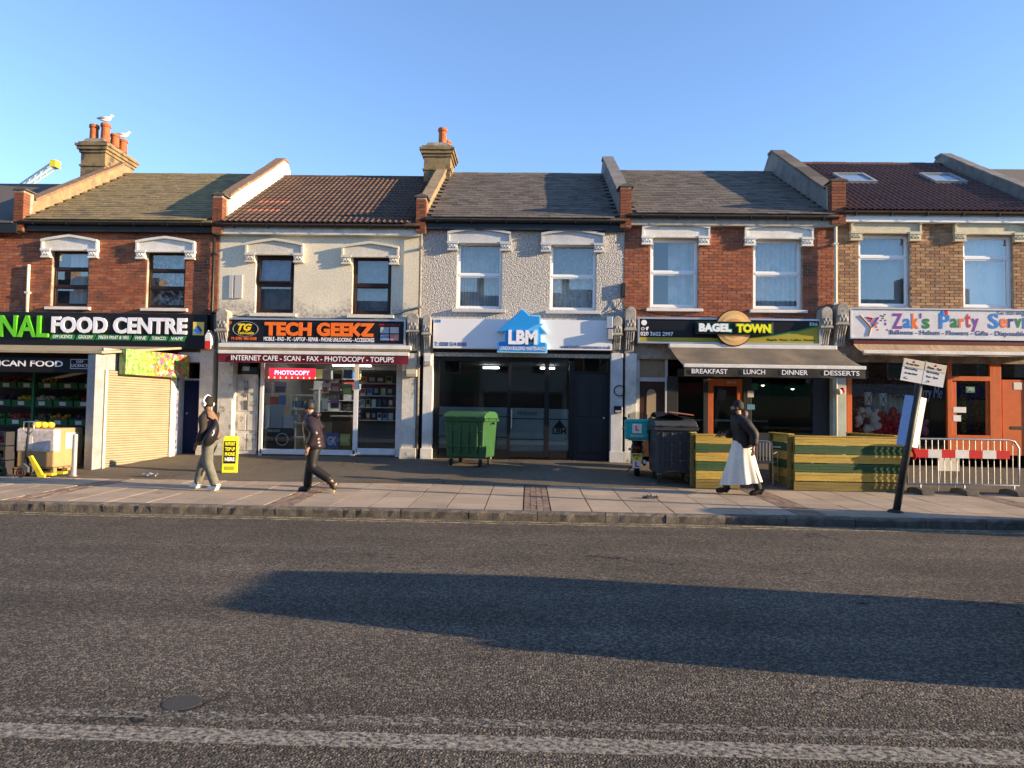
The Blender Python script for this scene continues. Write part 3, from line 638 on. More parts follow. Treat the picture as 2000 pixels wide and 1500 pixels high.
# distant crane jib over the far left roof
cr = thing('tower_crane', 'white crane jib with yellow tip showing above the far left roof', 'crane')
a, b = onY(60, 352, 70), onY(104, 322, 70); dd = (b - a).normalized(); a = a - dd * 14; nrm = Vector((0, 1, 0)); upv = dd.cross(nrm)
cm = MB(); cw = mat('crane_white', (.7, .7, .68), .5)
for oy, oz in ((-.28, -.28), (.28, -.28), (0, .28)): cm.tube([a + nrm * oy + upv * oz, b + nrm * oy + upv * oz], .10, 5)
ln = (b - a).length
for i in range(int(ln / .7)):
    p, q = a + dd * i * .7, a + dd * (i * .7 + .7)
    cm.tube([p + nrm * -.28 + upv * -.28, q + upv * .28], .05, 4); cm.tube([p + nrm * .28 + upv * -.28, q + upv * .28], .05, 4)
cm.build('jib', cw, cr); MB().box(b.x - .1, b.x + .5, b.y - .4, b.y + .4, b.z - .3, b.z + .4).build('jib_tip', mat('crane_yellow', (.75, .65, .05), .5), cr)
MB().box(a.x - .7, a.x + .7, a.y - .7, a.y + .7, 0, a.z).build('mast', cw, cr)

# ------------------------------------------------------------------ ground floor pieces
def downpipe(h, px, y0, y1, m, Y=YF - .10, swan=None):
    top = onY(px, y0, Y); bot = onY(px, y1, Y)
    pts = [(top.x, Y, top.z), (top.x, Y, gz(Y) + .02)]
    if swan: pts = [(top.x + swan, YE + .05, top.z + .22), (top.x + swan * .5, Y + .0, top.z + .08)] + pts
    d = MB().tube(pts, .038, 10).build('downpipe', m, h, smooth=True)
    for i in range(3):
        z = top.z - .6 - i * 1.5; MB().box(top.x - .055, top.x + .055, Y - .045, YF, z, z + .05).build('pipe_clip', m, d)
gpipe = mat('grey_pipe', (.28, .26, .23), .6, (.18, .16, .14), 8); cpipe = mat('cream_pipe', (.62, .58, .47), .5)
downpipe(HA, 419, 452, 890, gut_bl, YF - .07, -.25); downpipe(HC, 823, 440, 880, gpipe, YF - .12, .0); downpipe(HD, 1632, 432, 600, cpipe, YF - .12, .0)
def console(h, px, m=stone):                       # carved bracket with an arched top
    x0, x1, z0, z1 = rect(*px, YF - .25); w = x1 - x0; xm = (x0 + x1) / 2
    arch = [(xm + w / 2 * cos(pi * i / 8), z1 - w / 2 + w / 2 * sin(pi * i / 8)) for i in range(9)]
    k = MB().prism([(x0, z0 + (z1 - z0) * .5), (x1, z0 + (z1 - z0) * .5)] + arch, YF - .34, YF - .003).build('console_bracket', m, h, bevel=.012)
    b = MB().prism([(YF - .003, z0), (YF - .12, z0), (YF - .14, z0 + .08), (YF - .20, z0 + (z1 - z0) * .3), (YF - .31, z0 + (z1 - z0) * .48), (YF - .31, z0 + (z1 - z0) * .498), (YF - .003, z0 + (z1 - z0) * .498)], x0 + .02, x1 - .02, 'x')
    for i in range(4): b.tube([(x0 + w * (.2 + .2 * i), YF - .16, z0 + .1), (x0 + w * (.2 + .2 * i), YF - .22, z0 + (z1 - z0) * .3), (x0 + w * (.2 + .2 * i), YF - .315, z0 + (z1 - z0) * .46)], .022, 6)
    for i in range(5): b.ball((x0 + w * (.2 + .15 * i), YF - .335, z0 + (z1 - z0) * (.62 + .05 * (i % 2))), .05, 8, 5, (1, .6, 1.4))
    b.tube([(x0 - .02, YF - .33, z0 + (z1 - z0) * .5), (x1 + .02, YF - .33, z0 + (z1 - z0) * .5)], .03, 6)
    b.build('carving', m, k)
def pilaster(h, px, m, d=.14):
    x0, x1, z0, z1 = rect(*px, YF - d); z0 = gz(YF) - .03
    p = MB().box(x0, x1, YF - d, YF + .2, z0, z1).build('pilaster', m, h, bevel=.01)
    MB().box(x0 - .03, x1 + .03, YF - d - .04, YF - d + .02, z0, z0 + .28).build('plinth', m, p, bevel=.01); return p
pilaster(HA, (388, 680, 414, 890), mat('cream_stucco', (.66, .62, .54), .8, (.55, .5, .43), 3, .2)); pilaster(HB, (424, 690, 453, 895), peeling); pilaster(HB, (784, 690, 812, 895), peeling); pilaster(HC, (825, 690, 844, 892), white)
pilaster(HC, (1193, 690, 1216, 895), pale_grey); pilaster(HD, (1221, 690, 1243, 895), peeling); pilaster(HD, (1627, 690, 1653, 880), mat('pale_green_paint', (.50, .55, .47), .6, (.42, .46, .4), 3, .15, dirt=((.25, .24, .2), 6, .62)))
for q, h in (((424, 603, 446, 690), HB), ((796, 612, 818, 684), HB), ((826, 616, 842, 690), HC), ((1197, 618, 1214, 690), HC), ((1220, 600, 1241, 690), HD), ((1602, 600, 1623, 680), HD), ((1632, 592, 1655, 676), HE)): console(h, q)

def bars(h, name, m, Y, d, rects, bevel=.004):
    out = []
    for q in rects:
        x0, x1, z0, z1 = rect(*q, Y); out.append(MB().box(x0, x1, Y, Y + d, z0, z1).build(name, m, h, bevel=bevel))
    return out
def pane(h, px, Y, m=None, name='pane'):
    x0, x1, z0, z1 = rect(*px, Y); return MB().box(x0, x1, Y, Y + .006, z0, z1).build(name, m or glas, h)
def room(h, x0, x1, m, depth=4.2, z0=.475, z1=3.0, yf=.30):
    b = MB(); y0 = YF + yf; y1 = YF + depth
    b.add([(x0, y0, z0), (x1, y0, z0), (x1, y1, z0), (x0, y1, z0), (x0, y0, z1), (x1, y0, z1), (x1, y1, z1), (x0, y1, z1)], [(0, 1, 2, 3), (7, 6, 5, 4), (3, 2, 6, 7), (0, 3, 7, 4), (2, 1, 5, 6)])
    return b.build('shop_room', m, h)
lamp_m = mat('lit_tube', (1, .96, .9), emit=7.0, fine=0)
def tubes(h, lst, name='ceiling_light'):
    for x_, y_, z_, w in lst: MB().box(x_ - w / 2, x_ + w / 2, y_ - .06, y_ + .06, z_, z_ + .04).build(name, lamp_m, h)

# --- tech shop
Yw = YF + .06
frw = mat('white_aluminium', (.72, .74, .76), .35, (.62, .64, .66), 5, fine=.05)
sf = thing('shopfront', 'white framed glass shopfront of the phone repair shop', 'shopfront')
bars(sf, 'frame', frw, Yw, .10, [(503, 700, 513, 893), (507, 878, 693, 888), (690, 712, 699, 888), (773, 712, 785, 893), (513, 700, 785, 711), (695, 876, 773, 888)])
bars(sf, 'mullion', alu, Yw + .02, .05, [(620, 760, 623, 878)])
pane(sf, (513, 711, 690, 878), Yw + .05); pane(sf, (699, 711, 773, 876), Yw + .05)
bars(sf, 'stall_riser', mat('dark_riser', (.07, .07, .075), .6), Yw + .03, .1, [(507, 888, 785, 899)])
dr = thing('door', 'white panelled front door with letterbox beside the phone shop', 'door')
x0, x1, z0, z1 = rect(459, 737, 503, 892, Yw); z0 = .49
MB().box(x0, x1, Yw + .04, Yw + .09, z0, z1).build('door_leaf', peeling, dr, bevel=.004)
wdt = (x1 - x0); hh = z1 - z0
for i in range(2):
    for za, zb in ((.05, .27), (.31, .52), (.56, .76), (.80, .96)):
        MB().box(x0 + wdt * (.10 + .43 * i), x0 + wdt * (.47 + .43 * i), Yw + .025, Yw + .04, z0 + hh * za, z0 + hh * zb).build('door_panel', peeling, dr, bevel=.012)
bars(dr, 'door_frame', peeling, Yw, .12, [(453, 705, 459, 893), (503, 704, 507, 893)]); bars(dr, 'transom_bar', peeling, Yw, .12, [(459, 731, 503, 737)]); pane(dr, (459, 706, 503, 731), Yw + .06); pane(dr, (474, 716, 487, 724), Yw + .045, white, 'number_card')
ptext('house_number', '560', (476, 742, 485, 776), Yw + .024, mat('dull_iron', (.12, .12, .12), .5), dr); bars(dr, 'letterbox', mat('dull_iron', (.12, .12, .12), .5), Yw + .01, .03, [(476, 782, 484, 800)])
xa, xb = onY(508, 800, YF).x, onY(785, 800, YF).x
rB = room(HB, xa, xb, mat('shop_beige', (.20, .19, .17), .8), 3.4); tubes(HB, [(-5.9, 19.6, 2.93, 1.1), (-4.6, 19.6, 2.93, 1.1), (-5.2, 20.8, 2.93, 1.1)])
# --- lettings shop (black)
frb = blackp
sc_ = thing('shopfront', 'black framed glass shopfront with frosted lower panes and side door', 'shopfront')
bars(sc_, 'frame', frb, Yw, .12, [(846, 688, 857, 896), (991, 705, 996, 893), (1063, 705, 1072, 893), (1111, 705, 1120, 896), (1186, 688, 1193, 897), (857, 686, 1111, 706), (857, 876, 991, 896), (996, 882, 1063, 893), (1072, 880, 1111, 896)])
for q in ((857, 706, 991, 876), (996, 706, 1063, 882), (1072, 706, 1111, 880), (1120, 690, 1186, 726)): pane(sc_, q, Yw + .05)
frost = lace('frosted_film', (.42, .45, .45), 2, .80)
for q in ((857, 795, 991, 812), (857, 814, 991, 852), (857, 854, 991, 876), (996, 797, 1063, 817), (996, 819, 1063, 857), (996, 859, 1063, 882), (1072, 799, 1111, 818), (1072, 820, 1111, 880)): pane(sc_, q, Yw + .06, frost, 'frosted_film')
ptext('lettering', 'Welcome', (1011, 802, 1049, 811), Yw + .058, signblack, sc_, shear=.3); ptext('lettering', 'LBM', (1079, 836, 1106, 848), Yw + .058, signblack, sc_, bold=.03)
x0, x1, z0, z1 = rect(1080, 820, 1106, 836, Yw + .055); MB().prism([(x0, z0), (x1, z0), ((x0 + x1) / 2, z1)], Yw + .052, Yw + .056).build('house_motif', signblack, sc_)
x0, x1, z0, z1 = rect(1120, 729, 1186, 896, Yw); z0 = .49
MB().box(x0, x1, Yw + .05, Yw + .1, z0, z1).build('door', blackm, sc_); wdt = x1 - x0
for i in range(2):
    for za, zb in ((.08, .42), (.5, .92)): MB().box(x0 + wdt * (.12 + .42 * i), x0 + wdt * (.46 + .42 * i), Yw + .035, Yw + .05, z0 + (z1 - z0) * za, z0 + (z1 - z0) * zb).build('door_panel', blackm, sc_, bevel=.015)
bars(sc_, 'head_panel', frb, Yw - .07, .10, [(846, 678, 1192, 690)])
bars(sc_, 'door_handle', alu, Yw - .05, .03, [(998, 800, 1000, 836)]); MB().ball((onY(1180, 775, Yw).x, Yw + .03, 1.55), .03).build('door_knob', alu, sc_); bars(sc_, 'transom_bar', frb, Yw + .02, .1, [(1120, 726, 1186, 729)])
room(HC, onY(850, 800, YF).x, onY(1190, 800, YF).x, mat('office_wall', (.045, .045, .05), .8), 4.5); tubes(HC, [(-1.1, 20.4, 2.9, .45), (0.5, 20.2, 2.9, .4)])
desk = thing('desk', 'grey office counter inside the black shopfront', 'desk'); MB().box(-2.0, .2, 20.2, 20.9, 1.2, 1.25).build('worktop', room_pale, desk); MB().box(-1.95, .15, 20.25, 20.85, .48, 1.2).build('cabinet', dark_room, desk)
# --- bagel cafe
sdk = mat('charcoal_paint', (.035, .037, .04), .45)
sdc = thing('shopfront', 'charcoal cafe shopfront with orange door frame under the awning', 'shopfront')
bars(sdc, 'frame', sdk, Yw, .12, [(1302, 735, 1324, 893), (1374, 738, 1383, 893), (1452, 738, 1468, 893), (1588, 738, 1606, 890), (1606, 738, 1627, 890), (1324, 722, 1606, 738)])
bars(sdc, 'stall_riser', sdk, Yw + .01, .1, [(1324, 858, 1374, 893), (1468, 846, 1588, 892)])
orange = mat('orange_paint', (.58, .13, .03), .45, (.5, .11, .03), 5, fine=.06)
dd_ = bars(sdc, 'door_frame', orange, Yw + .015, .09, [(1383, 740, 1393, 893), (1440, 740, 1450, 893), (1393, 740, 1440, 754), (1393, 850, 1440, 893)])
ptext('lettering', 'just eat', (1420, 744, 1438, 750), Yw + .01, white, sdc)
pane(sdc, (1324, 738, 1374, 858), Yw + .06); pane(sdc, (1393, 754, 1440, 850), Yw + .06); pane(sdc, (1468, 738, 1588, 846), Yw + .06)
bars(sdc, 'window_sticker', mat('sticker_green', (.03, .16, .09), .6), Yw + .045, .004, [(1462, 748, 1480, 762)]); bars(sdc, 'window_sticker', mat('sticker_paper', (.6, .57, .5), .7), Yw - .004, .004, [(1460, 763, 1472, 776)]); bars(sdc, 'window_sticker', mat('sticker_blue', (.12, .3, .45), .6), Yw - .004, .004, [(1459, 790, 1474, 800)])
d2 = thing('door', 'dark brown front door with pale glazed strip beside the motorbike', 'door')
bars(d2, 'door_frame', pale_grey, Yw, .12, [(1243, 680, 1249, 895), (1299, 680, 1304, 893), (1249, 737, 1299, 745)]); brn = mat('dark_brown_door', (.045, .022, .017), .45)
bars(d2, 'door_leaf', brn, Yw + .04, .06, [(1249, 745, 1299, 892)]); bars(d2, 'board', mat('chipboard', (.34, .25, .15), .8, (.28, .2, .12), 8), Yw + .05, .03, [(1249, 680, 1299, 737)])
x0, x1, z0, z1 = rect(1263, 760, 1281, 822, Yw + .03); w2 = (x1 - x0) / 2; xm = (x0 + x1) / 2
MB().prism([(xm + w2 * cos(pi * i / 8), z1 - w2 + w2 * sin(pi * i / 8)) for i in range(9)] + [(xm - w2 * cos(pi * i / 8), z0 + w2 - w2 * sin(pi * i / 8)) for i in range(9)], Yw + .028, Yw + .038).build('door_light', mat('obscured_glass', (.34, .27, .19), .3), d2)
room(HD, onY(1306, 800, YF).x, onY(1624, 800, YF).x, mat('cafe_wall', (.17, .17, .15), .8), 4.6)
pnd = mat('pendant_green', (.05, .22, .15), .4)
for px, py in ((1490, 745), (1548, 752)):
    p = onY(px, py, 19.2); t = thing('pendant_lamp', 'green pendant lamp hanging in the cafe, ' + ('nearer the door' if px < 1500 else 'in front of the round wall sign'), 'lamp')
    MB().lathe([(.22, -.10), (.20, -.06), (.08, .02), (.03, .06)], (p.x, 19.2, p.z), 16).build('shade', pnd, t, smooth=True); MB().tube([(p.x, 19.2, p.z + .05), (p.x, 19.2, 3.0)], .006, 5).build('cord', blackm, t); MB().ball((p.x, 19.2, p.z - .08), .05).build('bulb', mat('warm_bulb', (1, .8, .5), emit=4, fine=0), t)
p = onY(1568, 771, 20.6); t = thing('wall_sign', 'round brown bagel sign on the cafe wall inside', 'sign')
Mw = Matrix.Translation((p.x, 20.6, p.z)) @ Matrix.Rotation(pi / 2, 4, 'X')
MB().lathe([(.30, 0), (.30, .04), (.14, .045)], (0, 0, 0), 28, Mw).build('disc', mat('bagel_brown', (.25, .12, .05), .6), t); MB().box(p.x - .38, p.x + .38, 20.53, 20.545, p.z - .07, p.z + .07).build('band', blackm, t)
cn = thing('cafe_counter', 'dark serving counter inside the cafe', 'counter'); MB().box(3.9, 6.6, 20.2, 20.8, .48, 1.5).build('front', dark_room, cn); MB().box(3.85, 6.65, 20.15, 20.85, 1.502, 1.55).build('top', alu, cn)
# --- party shop
she = thing('shopfront', 'orange framed party shop front with balloon display', 'shopfront')
bars(she, 'frame', orange, Yw, .12, [(1655, 695, 1664, 893), (1851, 700, 1860, 893), (1934, 700, 1944, 893), (1664, 688, 2060, 704), (1944, 700, 1956, 893), (1860, 735, 1934, 744), (1860, 850, 1934, 890), (1664, 876, 1851, 892)])
bars(she, 'door_frame', orange, Yw + .03, .06, [(1860, 744, 1868, 850), (1926, 744, 1934, 850)])
pane(she, (1664, 704, 1851, 876), Yw + .06); pane(she, (1860, 704, 1934, 735), Yw + .06); pane(she, (1868, 744, 1926, 850), Yw + .06)
d3 = thing('door', 'solid orange front door with dark letterbox at right edge', 'door'); bars(d3, 'door_leaf', orange, Yw + .04, .06, [(1958, 742, 2030, 890)]); bars(d3, 'fanlight', glas, Yw + .06, .01, [(1958, 704, 2030, 738)]); bars(d3, 'letterbox', blackm, Yw + .03, .02, [(1975, 833, 2030, 839)]); bars(d3, 'notice', white, Yw + .034, .004, [(1980, 747, 1996, 761)])
room(HE, onY(1660, 800, YF).x, onY(2060, 800, YF).x, mat('party_wall_paint', (.13, .10, .10), .8), 3.0)
bars(she, 'notice', white, Yw + .02, .004, [(1862, 795, 1887, 806), (1862, 811, 1877, 823)]); ptext('lettering', 'OPEN', (1888, 757, 1902, 764), Yw + .012, white, she); bars(she, 'open_sign', mat('sticker_green', (.03, .16, .09), .6), Yw + .022, .004, [(1886, 755, 1904, 767)])
# balloons and garlands in the party window
def cluster(name, label, px, n, m, r=(.06, .11), Y=18.5, cat='balloons', sq=1):
    x0, x1, z0, z1 = rect(*px, Y); t = thing(name, label, cat)
    for i in range(n):
        a = random.random(); b_ = random.random(); MB().ball((x0 + (x1 - x0) * a, Y + random.uniform(-.08, .15), z0 + (z1 - z0) * b_), random.uniform(*r), 10, 7, (1, 1, 1.12)).build('balloon', m, t, smooth=True)
cluster('balloon_cluster', 'cluster of white balloons in the party shop window', (1672, 800, 1714, 838), 34, mat('white_balloon', (.7, .66, .64), .25))
cluster('balloon_cluster', 'heap of red balloons in the party shop window', (1710, 802, 1758, 856), 46, mat('red_balloon', (.55, .015, .03), .22))
def ruffle(name, label, px, Y, m, n=900, r=.05):
    x0, x1, z0, z1 = rect(*px, Y); b = MB()
    for i in range(n):
        c = Vector((random.uniform(x0, x1), Y + random.uniform(-.06, .06), random.uniform(z0, z1))); a = Vector((random.gauss(0, 1), random.gauss(0, 1), random.gauss(0, 1))).normalized() * r; q = a.orthogonal().normalized() * r * .6
        b.add([c - a, c + q, c + a, c - q], [(0, 1, 2, 3)])
    return tag(b.build(name, m), label, 'garland')
ruffle('flower_garland', 'dark red flower garland hung across the party shop window', (1668, 735, 1790, 775), 18.7, mat('maroon_petals', (.12, .02, .03), .8, fine=.3))
for i, (c_, a_) in enumerate((((.45, .33, .05), 'yellow'), ((.15, .03, .2), 'purple'), ((.6, .14, .02), 'orange'), ((.10, .35, .05), 'green'))):
    ruffle('tinsel_garland', a_ + ' tinsel garland hanging behind the party shop door', (1877 + i * 13, 746, 1886 + i * 13, 845), 18.55, mat('tinsel_' + a_, c_, .5, fine=.3), 220, .035)
cu = thing('window_curtain', 'grey white drape behind the balloons', 'curtain'); x0, x1, z0, z1 = rect(1668, 770, 1765, 870, 18.9); MB().grid(lambda u, v: (x0 + (x1 - x0) * u, 18.9 + .05 * sin(u * 60), z0 + (z1 - z0) * v), 90, 2).build('cloth', drape, cu)
# ------------------------------------------------------------------ shop signs and awnings
YS = YF - .22
def signboard(label, px, m, frame=None, Y=YS, depth=None, fw=.05):
    t = thing('shop_sign', label, 'shop sign'); x0, x1, z0, z1 = rect(*px, Y)
    MB().box(x0, x1, Y, depth or YF - .002, z0, z1).build('panel', m, t, bevel=.004)
    if frame:
        for q in ((x0 - fw, x1 + fw, z1, z1 + fw), (x0 - fw, x1 + fw, z0 - fw, z0), (x0 - fw, x0, z0, z1), (x1, x1 + fw, z0, z1)): MB().box(q[0], q[1], Y - .03, YF - .004, q[2], q[3]).build('frame', frame, t)
    return t
def ink(name, c, **k): return mat('ink_' + name, c, .45, fine=.03, **k)
green_l = ink('green', (.12, .55, .02)); white_l = ink('white', (.80, .82, .88)); orange_l = ink('orange', (.85, .17, .02)); dgreen = ink('deep_green', (.02, .20, .05)); yellow_l = ink('yellow', (.85, .62, .02)); blue_l = ink('blue', (.02, .20, .62)); red_l = ink('red', (.60, .03, .03)); purple_l = ink('purple', (.22, .05, .30)); grey_l = ink('grey', (.35, .36, .38)); navy_l = ink('navy', (.03, .06, .20))
# food centre
t = signboard('long black food shop sign with green and white raised letters', (-330, 609, 404, 677), signblack, None)
ptext('letters', 'NATIONAL', (-155, 615, 97, 658), YS - .002, green_l, t, ext=.06, bold=.02)
ptext('letters', 'FOOD CENTRE', (103, 620, 366, 652), YS - .002, white_l, t, ext=.06, bold=.035)
for wd, a, b_ in (('OFF LICENCE', 100, 146), ('GROCERY', 150, 186), ('FRESH FRUIT & VEG', 189, 256), ('WINE', 260, 290), ('TOBACCO', 293, 328), ('VAPE', 331, 362)):
    o = 652 + (a - 100) * .017; x0, x1, z0, z1 = rect(a, o, b_, o + 11, YS); s = .03
    pl = MB().prism([(x0 - s, z0), (x1 - s, z0), (x1 + s, z1), (x0 + s, z1)], YS - .012, YS - .001).build('strip', dgreen, t)
    text('lettering', wd, (x0 + .05, x1 - .05, z0 + .03, z1 - .03), YS - .013, white_l, t, shear=.2, bold=.01)
x0, x1, z0, z1 = rect(377, 629, 399, 655, YS); bd = MB().box(x0, x1, YS - .02, YS - .001, z0, z1).build('badge', mat('badge_yellow', (.75, .55, .12), .5), t, bevel=.02)
MB().prism([(x0 + .03, z0 + .04), (x1 - .05, z0 + .04), (x0 + .18, z0 + .20), (x0 + .03, z0 + .16)], YS - .026, YS - .0205).build('swoosh', ink('sky', (.08, .35, .7)), t); MB().prism([(x0 + .10, z0 + .22), (x0 + .20, z0 + .08), (x0 + .25, z0 + .12), (x0 + .15, z0 + .25)], YS - .027, YS - .021).build('card', navy_l, t)
al = thing('alarm_box', 'red and white alarm box on the pipe beside the food shop sign', 'alarm'); x0, x1, z0, z1 = rect(404, 645, 415, 682, YS); MB().prism([(x0, z0), (x1, z0), (x1 + .01, z1 - .15), ((x0 + x1) / 2, z1), (x0 - .01, z1 - .15)], YS - .10, YS + .1).build('case', white, al, bevel=.01); MB().box(x0 + .003, x1 - .003, YS - .106, YS - .101, z0, z0 + .2).build('band', red_l, al)
# tech shop
t = signboard('black tech repair shop sign with big orange letters and silver frame', (437, 626, 789, 670), signblack, alu, fw=.045)
ptext('letters', 'TECH GEEKZ', (517, 630, 731, 657), YS - .004, orange_l, t, ext=.02, bold=.05)
ptext('lettering', 'MOBILE - IPAD - PC - LAPTOP - REPAIR - PHONE UNLOCKING - ACCESSORIES', (515, 659, 731, 667), YS - .003, white_l, t, bold=.02)
ptext('lettering', '560', (439, 627, 452, 633), YS - .003, orange_l, t); ptext('lettering', 'M: 0781 006 0508', (452, 658, 501, 664), YS - .003, orange_l, t, bold=.01)
x0, x1, z0, z1 = rect(455, 628, 504, 657, YS); xm, zm = (x0 + x1) / 2, (z0 + z1) / 2; a_, b_ = (x1 - x0) / 2, (z1 - z0) / 2
MB().tube([(xm + a_ * cos(2 * pi * i / 40), YS - .006, zm + b_ * sin(2 * pi * i / 40)) for i in range(41)], .008, 5).build('oval_ring', alu, t)
ptext('lettering', 'TG', (464, 632, 492, 646), YS - .004, yellow_l, t, shear=.3, bold=.05); ptext('lettering', 'Tech-Geekz', (464, 647, 496, 653), YS - .004, yellow_l, t, bold=.02)
ptext('lettering', 'info@tech-geekz.co.uk', (740, 632, 782, 637), YS - .003, red_l, t)
for i, c in enumerate(((.35, .4, .5), (.5, .5, .55), (.05, .14, .4), (.5, .12, .10))):
    q = (743 + 19 * (i % 2), 639 + 14 * (i // 2), 760 + 19 * (i % 2), 651 + 14 * (i // 2)); x0, x1, z0, z1 = rect(*q, YS)
    MB().box(x0, x1, YS - .006, YS - .001, z0, z1).build('picture', mat('sign_picture_' + 'abcd'[i], c, .5, tuple(v * .3 + .3 for v in c), 14), t)
def awning(label, cx, yc, yf, zc, zf, zv, xf, fab, bar_m, val_m, cas_m, arms=True):
    t = thing('awning', label, 'awning')
    MB().box(cx[0], cx[1], yc - .10, yc + .06, zc - .02, zc + .09).build('cassette', cas_m, t, bevel=.015)
    n = 10
    MB().grid(lambda u, v: (cx[0] + (cx[1] - cx[0]) * u + ((xf[0] - cx[0]) * (1 - u) + (xf[1] - cx[1]) * u) * v, yc - .1 + (yf - yc + .1) * v, zc + (zf + .05 - zc) * v - .03 * sin(pi * v) * (1 + .6 * sin(u * 19))), 40, 8).build('fabric', fab, t, smooth=True)
    MB().box(xf[0], xf[1], yf - .05, yf + .02, zf, zf + .085).build('front_bar', bar_m, t, bevel=.012)
    MB().grid(lambda u, v: (xf[0] + .01 + (xf[1] - xf[0] - .02) * u, yf - .03 + .012 * sin(u * 31) * (1 - v), zv + (zf - zv) * v), 60, 3).build('valance', val_m, t, smooth=True)
    if arms:
        for s in (.12, .88):
            xc = cx[0] + (cx[1] - cx[0]) * s; e = .35 if s < .5 else -.35
            MB().tube([(xc, yc - .05, zc - .01), (xc + e, (yc + yf) / 2, (zc + zf) / 2 - .05), (xc, yf, zf + .03)], .022, 6).build('arm', alu, t)
    return t
fab_t = mat('khaki_canvas', (.17, .14, .085), .9, (.11, .095, .06), 5, .2); burg = mat('burgundy_canvas', (.15, .012, .025), .85, (.11, .01, .02), 4, .15)
c0, c1 = onY(428, 680, 17.75).x, onY(803, 682, 17.75).x; f0, f1 = onY(427, 690, 17.15).x, onY(799, 694, 17.15).x
zc = onY(610, 680, 17.75).z; zf = onY(610, 693, 17.15).z; zv = onY(610, 710, 17.15).z
tA = awning('half open burgundy awning above the tech shop window', (c0, c1), 17.78, 17.15, zc, zf, zv, (f0, f1), fab_t, white, burg, white)
text('lettering', 'INTERNET CAFE - SCAN - FAX - PHOTOCOPY - TOPUPS', (onY(453, 700, 17.15).x, onY(770, 700, 17.15).x, zv + .05, zf - .035), 17.104, white_l, tA, bold=.012)
# LBM
sg_w = mat('white_sign', (.74, .75, .78), .35, fine=.03)
t = signboard('white sign board with blue house logo in the middle', (846, 624, 1196, 682), sg_w, None)
Yh = YS - .16
hp = [(971, 668), (975, 657), (985, 657), (985, 648), (971, 647), (1021, 602), (1037, 618), (1037, 615), (1056, 616), (1056, 636), (1069, 651), (1057, 652), (1057, 668), (1069, 669), (1069, 690), (971, 688)]
hp = [(971, 669), (985, 669), (985, 648), (971, 647), (1021, 602), (1038, 618), (1038, 615), (1056, 616), (1056, 636), (1069, 651), (1057, 652), (1057, 670), (1069, 671), (1069, 690), (971, 688)]
def pts(lst, Y): return [(onY(a, b, Y).x, onY(a, b, Y).z) for a, b in lst]
def shrink(lst, k, cx=1020, cy=648): return [(cx + (a - cx) * k, cy + (b - cy) * k) for a, b in lst]
MB().prism(pts(hp, Yh), Yh, YS - .001).build('logo_edge', ink('pale_blue', (.30, .62, .85)), t)
MB().prism(pts(shrink(hp, .93), Yh), Yh - .012, Yh - .001).build('logo_house', ink('mid_blue', (.02, .28, .72)), t)
MB().prism(pts([(1018 + 45 * (1 - cos(a)) - 0, 672 - 40 * sin(a)) for a in [i * pi / 2 / 8 for i in range(9)]] + [(1052, 640), (1052, 672)], Yh), Yh - .015, Yh - .0125).build('logo_sweep', ink('light_blue', (.10, .45, .85)), t)
ptext('letters', 'LBM', (993, 645, 1049, 673), Yh - .016, white_l, t, ext=.04, bold=.05)
ptext('lettering', 'LONDON BUILDING MAINTENANCE', (976, 677, 1064, 684), Yh - .014, white_l, t, bold=.015)
ptext('lettering', '558', (849, 624, 861, 630), YS - .003, blue_l, t, bold=.02); ptext('lettering', 'T: 0208 514 8088', (849, 668, 911, 676), YS - .003, navy_l, t, bold=.01); ptext('lettering', 'www.london-maintenance.co.uk', (1095, 674, 1193, 681), YS - .003, navy_l, t)
cctv = thing('security_camera', 'grey box camera on a bracket at the right end of the white sign', 'camera'); x0, x1, z0, z1 = rect(1184, 619, 1196, 664, YS); MB().box(x0, x1, YS - .12, YS - .004, z0 + .28, z1).build('bracket', alu, cctv, bevel=.01); MB().box(x0 + .02, x1 - .01, YS - .2, YS - .004, z0, z0 + .25).build('case', mat('grey_case', (.35, .35, .36), .5), cctv, bevel=.01)
# bagel
Yb = YS
t = signboard('black and olive bagel cafe sign with round bagel logo', (1249, 625, 1599, 669), signblack, alu, fw=.045)
oliv = ink('olive', (.35, .30, .03)); x0, x1, z0, z1 = rect(1249, 625, 1599, 669, Yb); w = x1 - x0; H = z1 - z0
MB().prism([(x0, z0), (x1, z0), (x1, z0 + H * .74), (x0 + w * .88, z0 + H * .50), (x0 + w * .75, z0 + H * .30), (x0 + w * .62, z0 + H * .2), (x0 + w * .3, z0 + H * .19), (x0, z0 + H * .19)], Yb - .006, Yb - .001).build('olive_sweep', oliv, t)
MB().prism([(x0 + w * .60, z0 + H * .2), (x0 + w * .75, z0 + H * .3), (x0 + w * .88, z0 + H * .5), (x1, z0 + H * .74), (x1, z0 + H * .82), (x0 + w * .88, z0 + H * .57), (x0 + w * .74, z0 + H * .34)], Yb - .0055, Yb - .0012).build('green_edge', dgreen, t)
p = onY(1433, 641, Yb - .1); R_ = 34 / F * (Yb - .1); Mb = Matrix.Translation((p.x, Yb - .11, p.z)) @ Matrix.Rotation(pi / 2, 4, 'X')
bag = mat('bagel_tan', (.66, .36, .12), .6, (.52, .25, .07), 5); MB().lathe([(R_ * 1.06, -.05), (R_ * 1.06, .0), (R_, .012)], (0, 0, 0), 40, Mb).build('logo_rim', signblack, t)
for k, (ra, rb, c) in enumerate(((1.0, .78, (.68, .40, .15)), (.78, .55, (.74, .48, .22)), (.55, .33, (.60, .30, .09)))): MB().lathe([(R_ * ra, .013), (R_ * ra, .030 + .01 * k), (R_ * rb, .036 + .01 * k)], (0, 0, 0), 40, Mb).build('bagel_ring', mat('bagel_ring_' + 'abc'[k], c, .6), t, smooth=False)
